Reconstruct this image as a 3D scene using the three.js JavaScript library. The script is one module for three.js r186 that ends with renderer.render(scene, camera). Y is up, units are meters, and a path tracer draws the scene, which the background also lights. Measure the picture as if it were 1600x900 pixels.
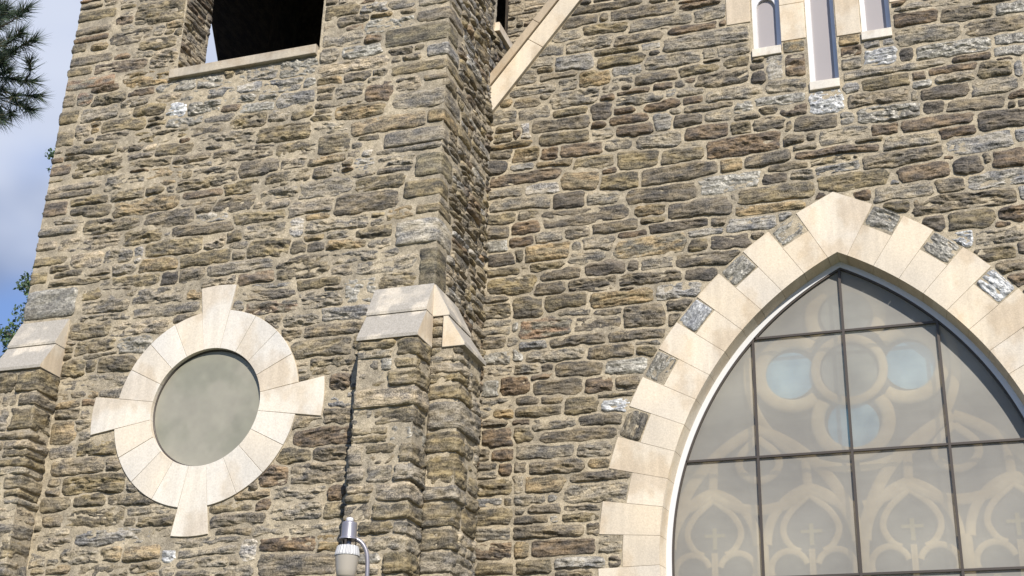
import * as THREE from 'three';
import { mergeGeometries, mergeVertices } from 'three/addons/utils/BufferGeometryUtils.js';

// ---------------------------------------------------------------- camera, sky, sun, exposure
const scene = new THREE.Scene();
const camera = new THREE.PerspectiveCamera(23.643, 16 / 9, 0.1, 3000);
camera.position.set(0, 1.6, 14);
camera.rotation.set(0.4117, 0.3402, 0.0302, 'YXZ');
const renderer = new THREE.WebGLRenderer({ antialias: true });
renderer.toneMapping = THREE.LinearToneMapping;
renderer.toneMappingExposure = 1.42;
renderer.shadowMap.enabled = true;

const SUN = new THREE.Vector3(0.62, 0.8, 1.0).normalize();
const sun = new THREE.DirectionalLight(new THREE.Color(1.0, 0.935, 0.84), 4.0);
sun.position.copy(SUN).multiplyScalar(60).add(new THREE.Vector3(-4, 7, 0));
sun.target.position.set(-4, 7, 0);
sun.castShadow = true;
sun.shadow.mapSize.set(4096, 4096);
Object.assign(sun.shadow.camera, { left: -16, right: 16, top: 16, bottom: -16, near: 1, far: 120 });
scene.add(sun, sun.target);

// ---------------------------------------------------------------- noise
function rng(seed) { let s = seed >>> 0; return () => { s = (s + 0x6D2B79F5) | 0; let t = Math.imul(s ^ (s >>> 15), 1 | s); t = (t + Math.imul(t ^ (t >>> 7), 61 | t)) ^ t; return ((t ^ (t >>> 14)) >>> 0) / 4294967296; }; }
function hash3(x, y, z) { let h = Math.imul(x, 374761393) ^ Math.imul(y, 668265263) ^ Math.imul(z, 2147483647 ^ 0x5bd1e995); h = Math.imul(h ^ (h >>> 13), 1274126177); h ^= h >>> 16; h = Math.imul(h, 0x85ebca6b); return ((h ^ (h >>> 15)) >>> 0) / 4294967296; }
const sm = t => t * t * (3 - 2 * t), lerp = (a, b, t) => a + (b - a) * t, clamp = (x, a, b) => x < a ? a : x > b ? b : x;
function noise(x, y, z = 0, px = 0, py = 0) { // value noise 0..1, optional period
  const xi = Math.floor(x), yi = Math.floor(y), zi = Math.floor(z), u = sm(x - xi), v = sm(y - yi), w = sm(z - zi);
  const X = k => px ? ((xi + k) % px + px) % px : xi + k, Y = k => py ? ((yi + k) % py + py) % py : yi + k;
  const a = k => lerp(lerp(hash3(X(0), Y(0), zi + k), hash3(X(1), Y(0), zi + k), u), lerp(hash3(X(0), Y(1), zi + k), hash3(X(1), Y(1), zi + k), u), v);
  return lerp(a(0), a(1), w);
}
function fbm(x, y, z, o = 4, px = 0, py = 0) { let s = 0, a = 0.5, n = 0, f = 1; for (let i = 0; i < o; i++) { s += a * noise(x * f, y * f, z + i * 17.3, px * f, py * f); n += a; a *= 0.5; f *= 2; } return s / n; }

// ---------------------------------------------------------------- sky (air and clouds)
{
  const W = 1024, H = 512, d = new Float32Array(W * H * 4);
  for (let j = 0; j < H; j++) for (let i = 0; i < W; i++) {
    const el = ((j + 0.5) / H - 0.5) * Math.PI, az = ((i + 0.5) / W - 0.5) * 2 * Math.PI;
    const dy = Math.sin(el), dx = Math.cos(el) * Math.cos(az), dz = Math.cos(el) * Math.sin(az);
    const t = Math.pow(clamp(dy, 0, 1), 0.55);
    let c = [lerp(0.40, 0.035, t), lerp(0.55, 0.16, t), lerp(0.80, 0.56, t)];
    const k = 1 / (Math.max(dy, 0) + 0.22), cx = dx * k * 2.1, cz = dz * k * 2.1;
    const n = fbm(cx + 33.276, cz + 43.628, 3.7, 6), m = fbm(cx * 1.7 - 4, cz * 1.7 + 9, 8.1, 5);
    let cov = clamp((n - 0.44) / 0.16, 0, 1); cov = sm(cov) * 0.78 * clamp(dy * 8, 0, 1);
    const mm = sm(clamp((m - 0.40) / 0.3, 0, 1)), body = [lerp(0.16, 0.72, mm), lerp(0.22, 0.75, mm), lerp(0.37, 0.82, mm)];
    c = c.map((v, q) => lerp(v, body[q], cov));
    if (dy < 0) c = [0.16, 0.16, 0.13];
    d.set([c[0] * 0.8, c[1] * 0.8, c[2] * 0.8, 1], (j * W + i) * 4);
  }
  const tex = new THREE.DataTexture(d, W, H, THREE.RGBAFormat, THREE.FloatType);
  tex.mapping = THREE.EquirectangularReflectionMapping; tex.magFilter = tex.minFilter = THREE.LinearFilter; tex.needsUpdate = true;
  scene.background = tex; scene.environment = tex;
}

// ---------------------------------------------------------------- helpers
const taken = new Map();
function numbered(n) { const k = taken.get(n) || 0; taken.set(n, k + 1); return k ? n + '_' + String(k).padStart(3, '0') : n; }
function tag(o, label, category, extra = {}) { o.userData = { label, category, ...extra }; return o; }
function thing(name, pos, label, category, extra) { const g = new THREE.Group(); g.name = numbered(name); g.position.set(...pos); scene.add(g); return tag(g, label, category, extra); }
function put(parent, o, label) { parent.updateWorldMatrix(true, false); o.updateMatrixWorld(true); parent.attach(o); if (label) o.userData.label = label; return o; }
function mesh(name, geo, mat, parent, label) { const m = new THREE.Mesh(geo, mat); m.name = name; return put(parent, m, label); }
function box(x0, x1, y0, y1, z0, z1) { const g = new THREE.BoxGeometry(x1 - x0, y1 - y0, z1 - z0); g.translate((x0 + x1) / 2, (y0 + y1) / 2, (z0 + z1) / 2); return g; }
function extrude(pts, depth, z0, bevel = 0.006) { // closed outline in x,y pushed along z from z0
  const s = new THREE.Shape(pts.map(p => new THREE.Vector2(p[0], p[1])));
  const g = new THREE.ExtrudeGeometry(s, { depth: depth - 2 * bevel, bevelEnabled: bevel > 0, bevelThickness: bevel, bevelSize: bevel, bevelOffset: -bevel, bevelSegments: 2, steps: 1, curveSegments: 12 });
  g.translate(0, 0, z0 + bevel); return g;
}
function uvWorld(g, s = 1) { // uv in metres by the way each face points
  const p = g.attributes.position, n = g.attributes.normal, uv = new Float32Array(p.count * 2);
  for (let i = 0; i < p.count; i++) {
    const ax = Math.abs(n.getX(i)), ay = Math.abs(n.getY(i)), az = Math.abs(n.getZ(i));
    let a, b; if (az >= ax && az >= ay) { a = p.getX(i); b = p.getY(i); } else if (ax >= ay) { a = p.getZ(i); b = p.getY(i); } else { a = p.getX(i); b = p.getZ(i); }
    uv[2 * i] = a * s; uv[2 * i + 1] = b * s;
  }
  g.setAttribute('uv', new THREE.BufferAttribute(uv, 2)); return g;
}

// ---------------------------------------------------------------- procedural textures (1 tile = 1 m unless scaled)
function dataTex(N, f, srgb) {
  const d = new Uint8Array(N * N * 4);
  for (let j = 0; j < N; j++) for (let i = 0; i < N; i++) { const c = f(i / N, j / N); for (let k = 0; k < 3; k++) d[(j * N + i) * 4 + k] = clamp(Math.round(255 * (Array.isArray(c) ? c[k] : c)), 0, 255); d[(j * N + i) * 4 + 3] = 255; }
  const t = new THREE.DataTexture(d, N, N, THREE.RGBAFormat, THREE.UnsignedByteType); t.wrapS = t.wrapT = THREE.RepeatWrapping; t.magFilter = THREE.LinearFilter; t.minFilter = THREE.LinearMipmapLinearFilter; t.generateMipmaps = true;
  if (srgb) t.colorSpace = THREE.SRGBColorSpace; t.needsUpdate = true; return t;
}
const layer = (u, v) => { const w = (fbm(u * 6, v * 6, 1, 3, 6, 6) - 0.5) * 0.06; const s = fbm(u * 7, (v + w) * 46, 5, 4, 7, 46); const r = 1 - Math.abs(2 * noise(u * 9, (v + w) * 62, 12, 9, 62) - 1); return { s, r, g: fbm(u * 90, v * 90, 21, 2, 90, 90), b: fbm(u * 9, v * 14, 31, 4, 9, 14) }; };
const stoneMap = dataTex(1024, (u, v) => { const l = layer(u, v); const fl = noise(u * 128, v * 170, 44, 128, 170); let t = 0.80 + 0.52 * (l.s - 0.5) + 0.6 * (l.g - 0.5) + 0.4 * (l.b - 0.5) + (fl > 0.86 ? 0.16 : 0) - (fl < 0.12 ? 0.14 : 0); const q = l.b - 0.5; return [t + q * 0.10, t + q * 0.04, t - q * 0.10]; }, true);
const stoneBump = dataTex(1024, (u, v) => { const l = layer(u, v); return 0.5 * l.s + 0.3 * l.r + 0.25 * l.g; });
const micaMap = dataTex(512, (u, v) => { const a = noise(u * 40, v * 64, 3, 40, 64), b = fbm(u * 90, v * 120, 9, 2, 90, 120), s = fbm(u * 10, v * 26, 2, 3, 10, 26); const t = 0.78 + 0.26 * (a - 0.5) + 0.42 * (b - 0.5) + 0.34 * (s - 0.5); return [t, t, t * 0.985]; }, true);
const micaBump = dataTex(512, (u, v) => 0.65 * noise(u * 58, v * 58, 7, 58, 58) + 0.35 * noise(u * 128, v * 128, 2, 128, 128));
const mortarMap = dataTex(1024, (u, v) => { const a = fbm(u * 5, v * 5, 4, 4, 5, 5), b = fbm(u * 150, v * 150, 6, 2, 150, 150), c = fbm(u * 22, v * 22, 14, 3, 22, 22); const t = 0.80 + 0.30 * (a - 0.5) + 0.34 * (b - 0.5) + 0.25 * (c - 0.5); return [t, t - 0.02 * a, t - 0.07 * a]; }, true);
const mortarBump = dataTex(1024, (u, v) => 0.55 * fbm(u * 30, v * 30, 5, 4, 30, 30) + 0.45 * fbm(u * 160, v * 160, 8, 2, 160, 160));
const limeMap = dataTex(1024, (u, v) => { const a = fbm(u * 3, v * 3, 4, 5, 3, 3), b = fbm(u * 140, v * 140, 6, 2, 140, 140), s = fbm(u * 26, v * 3, 9, 3, 26, 3), p = noise(u * 70, v * 70, 3, 70, 70); let t = 0.90 + 0.16 * (a - 0.5) + 0.10 * (b - 0.5) + 0.09 * (s - 0.5); const stain = sm(clamp((fbm(u * 4, v * 3, 61, 4, 4, 3) - 0.54) / 0.14, 0, 1)); t -= 0.045 * stain; if (p > 0.975) t -= 0.06; return [t, t - 0.03 * (a - 0.35) - 0.02 * stain, t - 0.09 * (a - 0.3) - 0.045 * stain]; }, true);
const limeBump = dataTex(512, (u, v) => 0.5 * fbm(u * 40, v * 40, 5, 3, 40, 40) + 0.5 * noise(u * 128, v * 128, 8, 128, 128));
const weatherMap = dataTex(512, (u, v) => { const a = fbm(u * 5, v * 5, 24, 5, 5, 5), b = fbm(u * 100, v * 100, 6, 2, 100, 100), w = sm(clamp((a - 0.27) / 0.2, 0, 1)); const t = 0.03 * (b - 0.5) * 5; return [lerp(0.84, 0.70, w) + t, lerp(0.80, 0.675, w) + t, lerp(0.73, 0.63, w) + t]; }, true);

const std = (o) => new THREE.MeshStandardMaterial({ roughness: 0.9, metalness: 0, ...o });
const L = (r, g, b) => new THREE.Color().setRGB(r, g, b);
const M = {
  stone: std({ vertexColors: true, map: stoneMap, bumpMap: stoneBump, bumpScale: 0.012, roughness: 0.78 }),
  mica: std({ vertexColors: true, map: micaMap, bumpMap: micaBump, bumpScale: 0.005, roughness: 0.45, metalness: 0.05 }),
  mortar: std({ color: L(0.59, 0.52, 0.405), map: mortarMap, bumpMap: mortarBump, bumpScale: 0.008, roughness: 0.95 }),
  lime: [0, 1, 2].map(k => std({ color: [L(0.82, 0.725, 0.59), L(0.80, 0.70, 0.56), L(0.83, 0.745, 0.625)][k], map: limeMap, bumpMap: limeBump, bumpScale: 0.0012, roughness: 0.85 })),
  limeWhite: [0, 1, 2].map(k => std({ color: [L(0.85, 0.795, 0.71), L(0.83, 0.755, 0.645), L(0.85, 0.805, 0.735)][k], map: limeMap, bumpMap: limeBump, bumpScale: 0.0012, roughness: 0.85 })),
  weather: std({ color: L(0.80, 0.80, 0.80), map: weatherMap, bumpMap: limeBump, bumpScale: 0.003, roughness: 0.9 }),
  alu: std({ color: L(0.72, 0.72, 0.72), roughness: 0.42, metalness: 0.25 }),
  white: std({ color: L(0.78, 0.78, 0.78), roughness: 0.4 }),
  bronze: std({ color: L(0.075, 0.062, 0.052), roughness: 0.45, metalness: 0.3 }),
  dark: std({ color: L(0.075, 0.058, 0.042), map: stoneMap, roughness: 0.95 }),  // mainly the belfry inside: its deep shade is put into this brown
  gap: std({ color: L(0.26, 0.22, 0.16), roughness: 0.95 }),
};

// ---------------------------------------------------------------- masonry: each stone is a lump of its own
const hex = s => new THREE.Color(s);
const PAL = { // base colour, second colour of its veins and patches
  k: ['#5a5247', '#6e6353'], d: ['#746a59', '#8b7c60'], g: ['#8e8573', '#a3957a'], l: ['#a39d91', '#8e8a82'], b: ['#856d4e', '#5f5141'], o: ['#8d7d58', '#6d624c'],
  y: ['#a58c60', '#8a7a58'], Y: ['#b39a6c', '#8d8570'], t: ['#b3a285', '#96876c'], r: ['#957556', '#7f7866'], m: ['#b3aea2', '#9c968a'], M: ['#d9dadb', '#bfc1c6'], w: ['#d0c8bb', '#b8ae9c'], W: ['#d2c9b6', '#a39a86'], O: ['#7f7558', '#685f4a'],
};
const PALC = Object.fromEntries(Object.entries(PAL).map(([k, v]) => [k, v.map(hex)]));
let stoneId = 1;
const BED = L(0.335, 0.29, 0.22); let bed = 0; // the dusty tan that all the beds share
let tone = 1; // lighter beds of stone in the tower than in the gable
function stoneColors(c, seed, u, v, out) { const p = PALC[c], a = p[0], b = p[1]; const j = (0.86 + 0.34 * hash3(seed, 5, 1)) * tone; const n = sm(clamp((fbm(u * 9, v * 22, seed * 1.7, 3) - 0.36) / 0.3, 0, 1)); out.copy(a).lerp(b, n).multiplyScalar(j).lerp(BED, bed * (0.15 + 1.7 * hash3(seed, 9, 4)) * ('tgW'.includes(c) ? 1.15 : 0.7)); const grey = 0.3 * out.r + 0.6 * out.g + 0.1 * out.b; out.r = lerp(out.r, grey, 0.14); out.g = lerp(out.g, grey, 0.14); out.b = lerp(out.b, grey, 0.14); return out; }
const per = (P, Q) => { const t = Q >= 1 - 1e-6 ? 1 - P : P <= -1 + 1e-6 ? 3 - Q : Q <= -1 + 1e-6 ? 5 + P : 7 + Q; return ((t % 8) + 8) % 8; }; // place along the border of the unit square
function chisel(g, k) { // half-faceted normals, as split stone has
  const f = g.toNonIndexed(), n = f.attributes.normal.array.slice(); f.computeVertexNormals(); const m = f.attributes.normal.array; for (let i = 0; i < m.length; i += 3) { const x = lerp(n[i], m[i], k), y = lerp(n[i + 1], m[i + 1], k), z = lerp(n[i + 2], m[i + 2], k), l = Math.hypot(x, y, z) || 1; m[i] = x / l; m[i + 1] = y / l; m[i + 2] = z / l; } return f;
}
function knots(n) { const a = [-1]; for (let i = 0; i < n; i++) a.push(lerp(-0.955, 0.955, i / (n - 1))); a.push(1); return a; }
function lump(s) { // face stone: s.w, s.h, rise; lies in x,y with z out of the wall
  const seed = s.id, R = rng(seed * 7919), a = s.w / 2, b = s.h / 2;
  const gx = knots(clamp(Math.round(s.w / 0.019), 4, 34)), gy = knots(clamp(Math.round(s.h / 0.012), 4, 18)), nx = gx.length, ny = gy.length;
  const bold = 'odbkyrYO'.includes(s.c) && R() < 0.7, ex = s.square ? 9 : 5, rise = s.rise * (bold ? 1.25 + 0.6 * R() : 0.45 + 0.7 * R()), tiltX = (R() - 0.5) * 0.7, tiltY = (R() - 0.6) * 0.9, amp = s.amp * (0.6 + 0.9 * R()), ph = R() * 50, dip = (R() - 0.5) * 0.5;
  const pos = new Float32Array(nx * ny * 3), col = new Float32Array(nx * ny * 3), uv = new Float32Array(nx * ny * 2), idx = [], C = new THREE.Color();
  const ct = Math.cos(s.tilt), st = Math.sin(s.tilt), uo = R() * 7, vo = R() * 7, B = s.border;
  for (let j = 0; j < ny; j++) for (let i = 0; i < nx; i++) {
    const p = gx[i], q = gy[j], m = Math.max(Math.abs(p), Math.abs(q)) || 1e-6, P = p / m, Q = q / m;
    let f; if (B) { const t = per(P, Q) / 8 * B.length, k = Math.floor(t), fr = t - k; f = lerp(B[k % B.length], B[(k + 1) % B.length], fr); } else f = Math.pow(Math.pow(Math.abs(P), ex) + Math.pow(Math.abs(Q), ex), -1 / ex) * (1 + (s.square ? 0.03 : 0.1) * (noise(P * 2 + 9, Q * 2 + 9, ph) - 0.5));
    let x = a * p * f, y = b * q * f; const e = clamp(x / a, -1.3, 1.3);
    const edge = 1 - Math.pow(m, s.square ? 14 : bold ? 5.5 : 10);
    const U = x + uo, V = y + vo + dip * x * 0.4, warp = 0.025 * noise(U * 8, V * 8, seed);
    const rid = 1 - Math.abs(2 * noise(U * 6, (V + warp) * 30, ph) - 1), lo = fbm(U * 6, V * 10, ph + 3, 2), hi = noise(U * 30, V * 46, ph + 8), cr = noise(U * 16, V * 24, ph + 15), st2 = noise(U * 3.6, (V + warp * 1.5) * 18, ph + 5), lam = noise(U * 7, (V + warp * 1.2) * 60, ph + 25);
    let h = rise * (0.35 + 0.65 * edge) * (0.55 + 0.9 * lo + tiltX * e * 0.6 + tiltY * clamp(y / b, -1.2, 1.2) * 0.6) + amp * edge * ((rid - 0.55) * 1.0 + (hi - 0.5) * 0.9 + (cr - 0.5) * 1.1 + (Math.round(st2 * 5) / 5 - 0.5) * 1.5 + (lam - 0.5) * 0.9);
    if (m >= 0.999) h = -0.03;
    h += s.base || 0;
    const X = x * ct - y * st, Y = x * st + y * ct, k = j * nx + i;
    if (s.mask && s.mask(s.u + X, s.v + Y)) h = Math.min(h, -0.04);
    pos.set([X, Y, h], k * 3); uv.set([U, V], k * 2);
    stoneColors(s.c, seed, U, V, C); col.set([C.r, C.g, C.b], k * 3);
  }
  for (let j = 0; j < ny - 1; j++) for (let i = 0; i < nx - 1; i++) { const k = j * nx + i; if (hash3(i, j, seed) > 0.5) idx.push(k, k + 1, k + nx + 1, k, k + nx + 1, k + nx); else idx.push(k, k + 1, k + nx, k + 1, k + nx + 1, k + nx); }
  const g = new THREE.BufferGeometry(); g.setAttribute('position', new THREE.BufferAttribute(pos, 3)); g.setAttribute('uv', new THREE.BufferAttribute(uv, 2)); g.setAttribute('color', new THREE.BufferAttribute(col, 3)); g.setIndex(idx); g.computeVertexNormals(); return chisel(g, 0.6);
}
function block(w, h, d, c, id, amp = 0.014, ex = 9) { // corner stone with three showing faces
  const seg = (l, s) => clamp(Math.round(l / s), 3, 14);
  let g = new THREE.BoxGeometry(w, h, d, seg(w, 0.035), seg(h, 0.022), seg(d, 0.04)); g.deleteAttribute('normal'); g.deleteAttribute('uv'); g = mergeVertices(g, 1e-4);
  const p = g.attributes.position, n = p.count, col = new Float32Array(n * 3), uv = new Float32Array(n * 2), C = new THREE.Color(), R = rng(id * 104729), ph = R() * 60, uo = R() * 7;
  for (let i = 0; i < n; i++) {
    let x = p.getX(i), y = p.getY(i), z = p.getZ(i); const qx = x / w * 2, qy = y / h * 2, qz = z / d * 2;
    const s1 = Math.pow(Math.abs(qx) ** ex + Math.abs(qy) ** ex + Math.abs(qz) ** ex, -1 / ex), s = lerp(1, s1, 0.8) * Math.min(1, 1);
    const l = Math.hypot(qx ** 3, qy ** 3, qz ** 3) || 1, dx = qx ** 3 / l, dy = qy ** 3 / l, dz = qz ** 3 / l;
    const warp = 0.02 * noise(x * 8 + 5, y * 8 + 5, z * 8 + ph), rid = 1 - Math.abs(2 * noise((x + z) * 5 + 9, (y + warp) * 36 + 9, ph) - 1), lo = fbm(x * 6 + 9, y * 8 + 9, z * 6 + ph, 2), hi = noise(x * 28 + 9, y * 34 + 9, z * 28 + ph);
    const o = amp * (2.2 * (lo - 0.6) + 0.8 * (rid - 0.6) + 1.0 * (hi - 0.5));
    p.setXYZ(i, x * s + dx * o, y * lerp(1, s, 0.7) + dy * o * 0.5, z * s + dz * o);
    const U = x + z + uo, V = y + uo; uv.set([U, V], i * 2); stoneColors(c, id, U, V, C); col.set([C.r, C.g, C.b], i * 3);
  }
  g.setAttribute('uv', new THREE.BufferAttribute(uv, 2)); g.setAttribute('color', new THREE.BufferAttribute(col, 3)); g.computeVertexNormals(); return chisel(g, 0.45);
}
const isMica = c => c === 'm' || c === 'M';
class Panel { // a sheet of masonry: origin, axes, extent, openings
  constructor(o) { Object.assign(this, o); this.stones = []; this.n = new THREE.Vector3().crossVectors(this.U, this.V); this.basis = new THREE.Matrix4().makeBasis(this.U, this.V, this.n); this.cell = 0.012; this.W = Math.ceil((this.u1 - this.u0) / this.cell); this.H = Math.ceil((this.v1 - this.v0) / this.cell); this.occ = new Uint8Array(this.W * this.H);
    for (let j = 0; j < this.H; j++) for (let i = 0; i < this.W; i++) if (this.mask(this.u0 + (i + 0.5) * this.cell, this.v0 + (j + 0.5) * this.cell)) this.occ[j * this.W + i] = 1; }
  at(u, v, w = 0) { return this.o.clone().addScaledVector(this.U, u).addScaledVector(this.V, v).addScaledVector(this.n, w); }
  mark(u, v, w, h, pad) { const i0 = Math.max(0, Math.floor((u - w / 2 - pad - this.u0) / this.cell)), i1 = Math.min(this.W - 1, Math.floor((u + w / 2 + pad - this.u0) / this.cell)), j0 = Math.max(0, Math.floor((v - h / 2 - pad - this.v0) / this.cell)), j1 = Math.min(this.H - 1, Math.floor((v + h / 2 + pad - this.v0) / this.cell)); for (let j = j0; j <= j1; j++) this.occ.fill(1, j * this.W + i0, j * this.W + i1 + 1); }
  trace(text, o) { // measured stones "u,v,w,hC" in centimetres
    const R = rng(o.seed), a = text.split(' ').map(t => { const m = t.match(/^(-?\d+),(-?\d+),(\d+),(\d+)(\w)$/); return { u: m[1] / 100, v: m[2] / 100, w: m[3] / 100, h: m[4] / 100, c: m[5] }; });
    const gap = o.gap;
    for (let it = 0; it < 6; it++) for (let i = 0; i < a.length; i++) for (let k = i + 1; k < a.length; k++) {
      const p = a[i], q = a[k], ou = (p.w + q.w) / 2 + gap - Math.abs(p.u - q.u), ov = (p.h + q.h) / 2 + gap - Math.abs(p.v - q.v);
      if (ou <= 0 || ov <= 0) continue;
      if (ov / (p.h + q.h) < ou / (p.w + q.w) * 1.3) { const d = ov / 4, s = Math.sign(p.v - q.v) || 1; p.h = Math.max(0.03, p.h - d); q.h = Math.max(0.03, q.h - d); p.v += s * d / 2; q.v -= s * d / 2; }
      else { const d = ou / 4, s = Math.sign(p.u - q.u) || 1; p.w = Math.max(0.05, p.w - d); q.w = Math.max(0.05, q.w - d); p.u += s * d / 2; q.u -= s * d / 2; }
    }
    for (const s of a) this.add({ ...s, tilt: (R() - 0.5) * 0.09, rise: o.rise, amp: o.amp, base: o.base }, o.gap * 0.6);
  }
  add(s, pad) {
    s.id = stoneId++; s.p = this; s.mask = this.mask;
    if (this.corner) for (const [edge, dir] of this.corner) { const end = s.u + dir * s.w / 2; if (Math.abs(end - edge) < 0.13 || (end - edge) * dir > 0) { const other = s.u - dir * s.w / 2; const e = edge + dir * 0.02; s.u = (e + other) / 2; s.w = Math.max(0.06, Math.abs(e - other)); s.quoin = dir; s.d = 0.18 + 0.42 * hash3(s.id, 3, 7); if (this.onQuoin) this.onQuoin(s, dir); } }
    if (this.mask(s.u, s.v)) return;
    this.mark(s.u, s.v, s.w, s.h, pad); this.stones.push(s);
  }
  settle(o) { // neighbours share the wall between them: each stone grows to its joints
    const N = this.W * this.H, d1 = new Float32Array(N).fill(9), d2 = new Float32Array(N).fill(9), lab = new Int32Array(N).fill(-1), c = this.cell, g = o.grow + 0.03;
    this.stones.forEach((s, n) => { const i0 = Math.max(0, Math.floor((s.u - s.w / 2 - g - this.u0) / c)), i1 = Math.min(this.W - 1, Math.floor((s.u + s.w / 2 + g - this.u0) / c)), j0 = Math.max(0, Math.floor((s.v - s.h / 2 - g - this.v0) / c)), j1 = Math.min(this.H - 1, Math.floor((s.v + s.h / 2 + g - this.v0) / c)), ta = Math.tan(s.tilt), rr = Math.min(s.w, s.h) * 0.32;
      for (let j = j0; j <= j1; j++) for (let i = i0; i <= i1; i++) { const x = this.u0 + (i + 0.5) * c, y = this.v0 + (j + 0.5) * c, du = x - s.u, dv = y - s.v - du * ta, ax = Math.abs(du) - s.w / 2 + rr, ay = Math.abs(dv) - s.h / 2 + rr; let d = Math.hypot(Math.max(ax, 0), Math.max(ay, 0)) + Math.min(Math.max(ax, ay), 0) - rr; d += o.wob * (fbm(x * 11, y * 17, s.id * 3.1, 2) - 0.5); const k = j * this.W + i; if (d < d1[k]) { d2[k] = d1[k]; d1[k] = d; lab[k] = n; } else if (d < d2[k]) d2[k] = d; } });
    this.stones.forEach((s, n) => { const T = 72, B = new Float32Array(T), ok = (x, y) => { const i = Math.floor((x - this.u0) / c), j = Math.floor((y - this.v0) / c); if (i < 0 || j < 0 || i >= this.W || j >= this.H) return false; const k = j * this.W + i; return lab[k] === n && d1[k] < o.grow && d2[k] - d1[k] > o.joint && !this.mask(x, y); };
      const ct = Math.cos(s.tilt), st = Math.sin(s.tilt);
      for (let t = 0; t < T; t++) { const q = t / T * 8; let P, Q; if (q < 2) { Q = 1; P = 1 - q; } else if (q < 4) { P = -1; Q = 3 - q; } else if (q < 6) { Q = -1; P = q - 5; } else { P = 1; Q = q - 7; } let f = 0.35; const x0 = P * s.w / 2, y0 = Q * s.h / 2; while (f < 2.4 && ok(s.u + f * (x0 * ct - y0 * st), s.v + f * (x0 * st + y0 * ct))) f += 0.02; B[t] = f; }
      for (let it = 0; it < 2; it++) { const c0 = B.slice(); for (let t = 0; t < T; t++) B[t] = Math.min(c0[t], (c0[(t + T - 1) % T] + 2 * c0[t] + c0[(t + 1) % T]) / 4 + 0.01); }
      s.border = B; });
    for (let k = 0; k < N; k++) if (d1[k] < o.grow + 0.004) this.occ[k] = 1;
  }
  fill(o) { // smaller stones in what is left, growing until they meet their neighbours
    const R = rng(o.seed), c = this.cell, free = (i0, i1, j0, j1) => { if (i0 < 0 || j0 < 0 || i1 >= this.W || j1 >= this.H) return false; for (let j = j0; j <= j1; j++) for (let i = i0; i <= i1; i++) if (this.occ[j * this.W + i]) return false; return true; };
    for (let t = 0; t < o.tries; t++) {
      const i = Math.floor(R() * this.W), j = Math.floor(R() * this.H); if (this.occ[j * this.W + i]) continue;
      let i0 = i, i1 = i, j0 = j, j1 = j; const mh = Math.round((0.05 + 0.13 * R() * R()) / c), mw = Math.round((0.12 + o.long * R()) / c); let g = true;
      while (g) { g = false;
        if (j1 - j0 + 1 < mh) { if (free(i0, i1, j1 + 1, j1 + 1)) { j1++; g = true; } if (free(i0, i1, j0 - 1, j0 - 1)) { j0--; g = true; } }
        if (i1 - i0 + 1 < mw) for (let r = 0; r < 3; r++) { if (free(i1 + 1, i1 + 1, j0, j1)) { i1++; g = true; } if (free(i0 - 1, i0 - 1, j0, j1)) { i0--; g = true; } } }
      const w = (i1 - i0 + 1) * c, h = (j1 - j0 + 1) * c; if (w < 0.085 || h < 0.042 || h > w * 1.4) continue;
      this.add({ u: this.u0 + (i0 + i1 + 1) / 2 * c, v: this.v0 + (j0 + j1 + 1) / 2 * c, w: w - 0.004, h: h - 0.004, c: o.colors[Math.floor(R() * o.colors.length)], tilt: (R() - 0.5) * 0.08, rise: o.rise, amp: o.amp, base: o.base, filler: true }, o.gap);
    }
  }
  sheet(step, amp, seed) { // the mortar bed
    const nx = Math.round((this.u1 - this.u0) / step), ny = Math.round((this.v1 - this.v0) / step), pos = [], uv = [], idx = [];
    for (let j = 0; j <= ny; j++) for (let i = 0; i <= nx; i++) { const u = lerp(this.u0, this.u1, i / nx), v = lerp(this.v0, this.v1, j / ny); const w = amp * (1.1 * fbm(u * 2.2, v * 2.6, seed, 2) + fbm(u * 13, v * 16, seed + 4, 2) + 0.7 * noise(u * 34, v * 40, seed + 9) - 1.45); const p = this.at(u, v, w); pos.push(p.x, p.y, p.z); uv.push(u, v); }
    for (let j = 0; j < ny; j++) for (let i = 0; i < nx; i++) { const u = lerp(this.u0, this.u1, (i + 0.5) / nx), v = lerp(this.v0, this.v1, (j + 0.5) / ny); if (this.hole && this.hole(u, v)) continue; const k = j * (nx + 1) + i; idx.push(k, k + 1, k + nx + 2, k, k + nx + 2, k + nx + 1); }
    const g = new THREE.BufferGeometry(); g.setAttribute('position', new THREE.Float32BufferAttribute(pos, 3)); g.setAttribute('uv', new THREE.Float32BufferAttribute(uv, 2)); g.setIndex(idx); g.computeVertexNormals(); return g;
  }
}
function shape(s) { // geometry and place of a stone in the world
  const m = new THREE.Matrix4();
  if (s.blockSize) { const g = block(...s.blockSize, s.c, s.id, s.amp); m.setPosition(...s.pos); return [g, m]; }
  if (s.quoin) { const proud = 0.018 + 0.012 * hash3(s.id, 1, 1), g = block(s.w, s.h, s.d, s.c, s.id); m.copy(s.p.basis); m.setPosition(s.p.at(s.u, s.v, proud - s.d / 2)); return [g, m]; }
  m.copy(s.p.basis); m.setPosition(s.p.at(s.u, s.v, 0)); return [lump(s), m];
}
const view = new THREE.Matrix4(); camera.updateMatrixWorld(); camera.updateProjectionMatrix(); view.multiplyMatrices(camera.projectionMatrix, camera.matrixWorldInverse);
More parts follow.
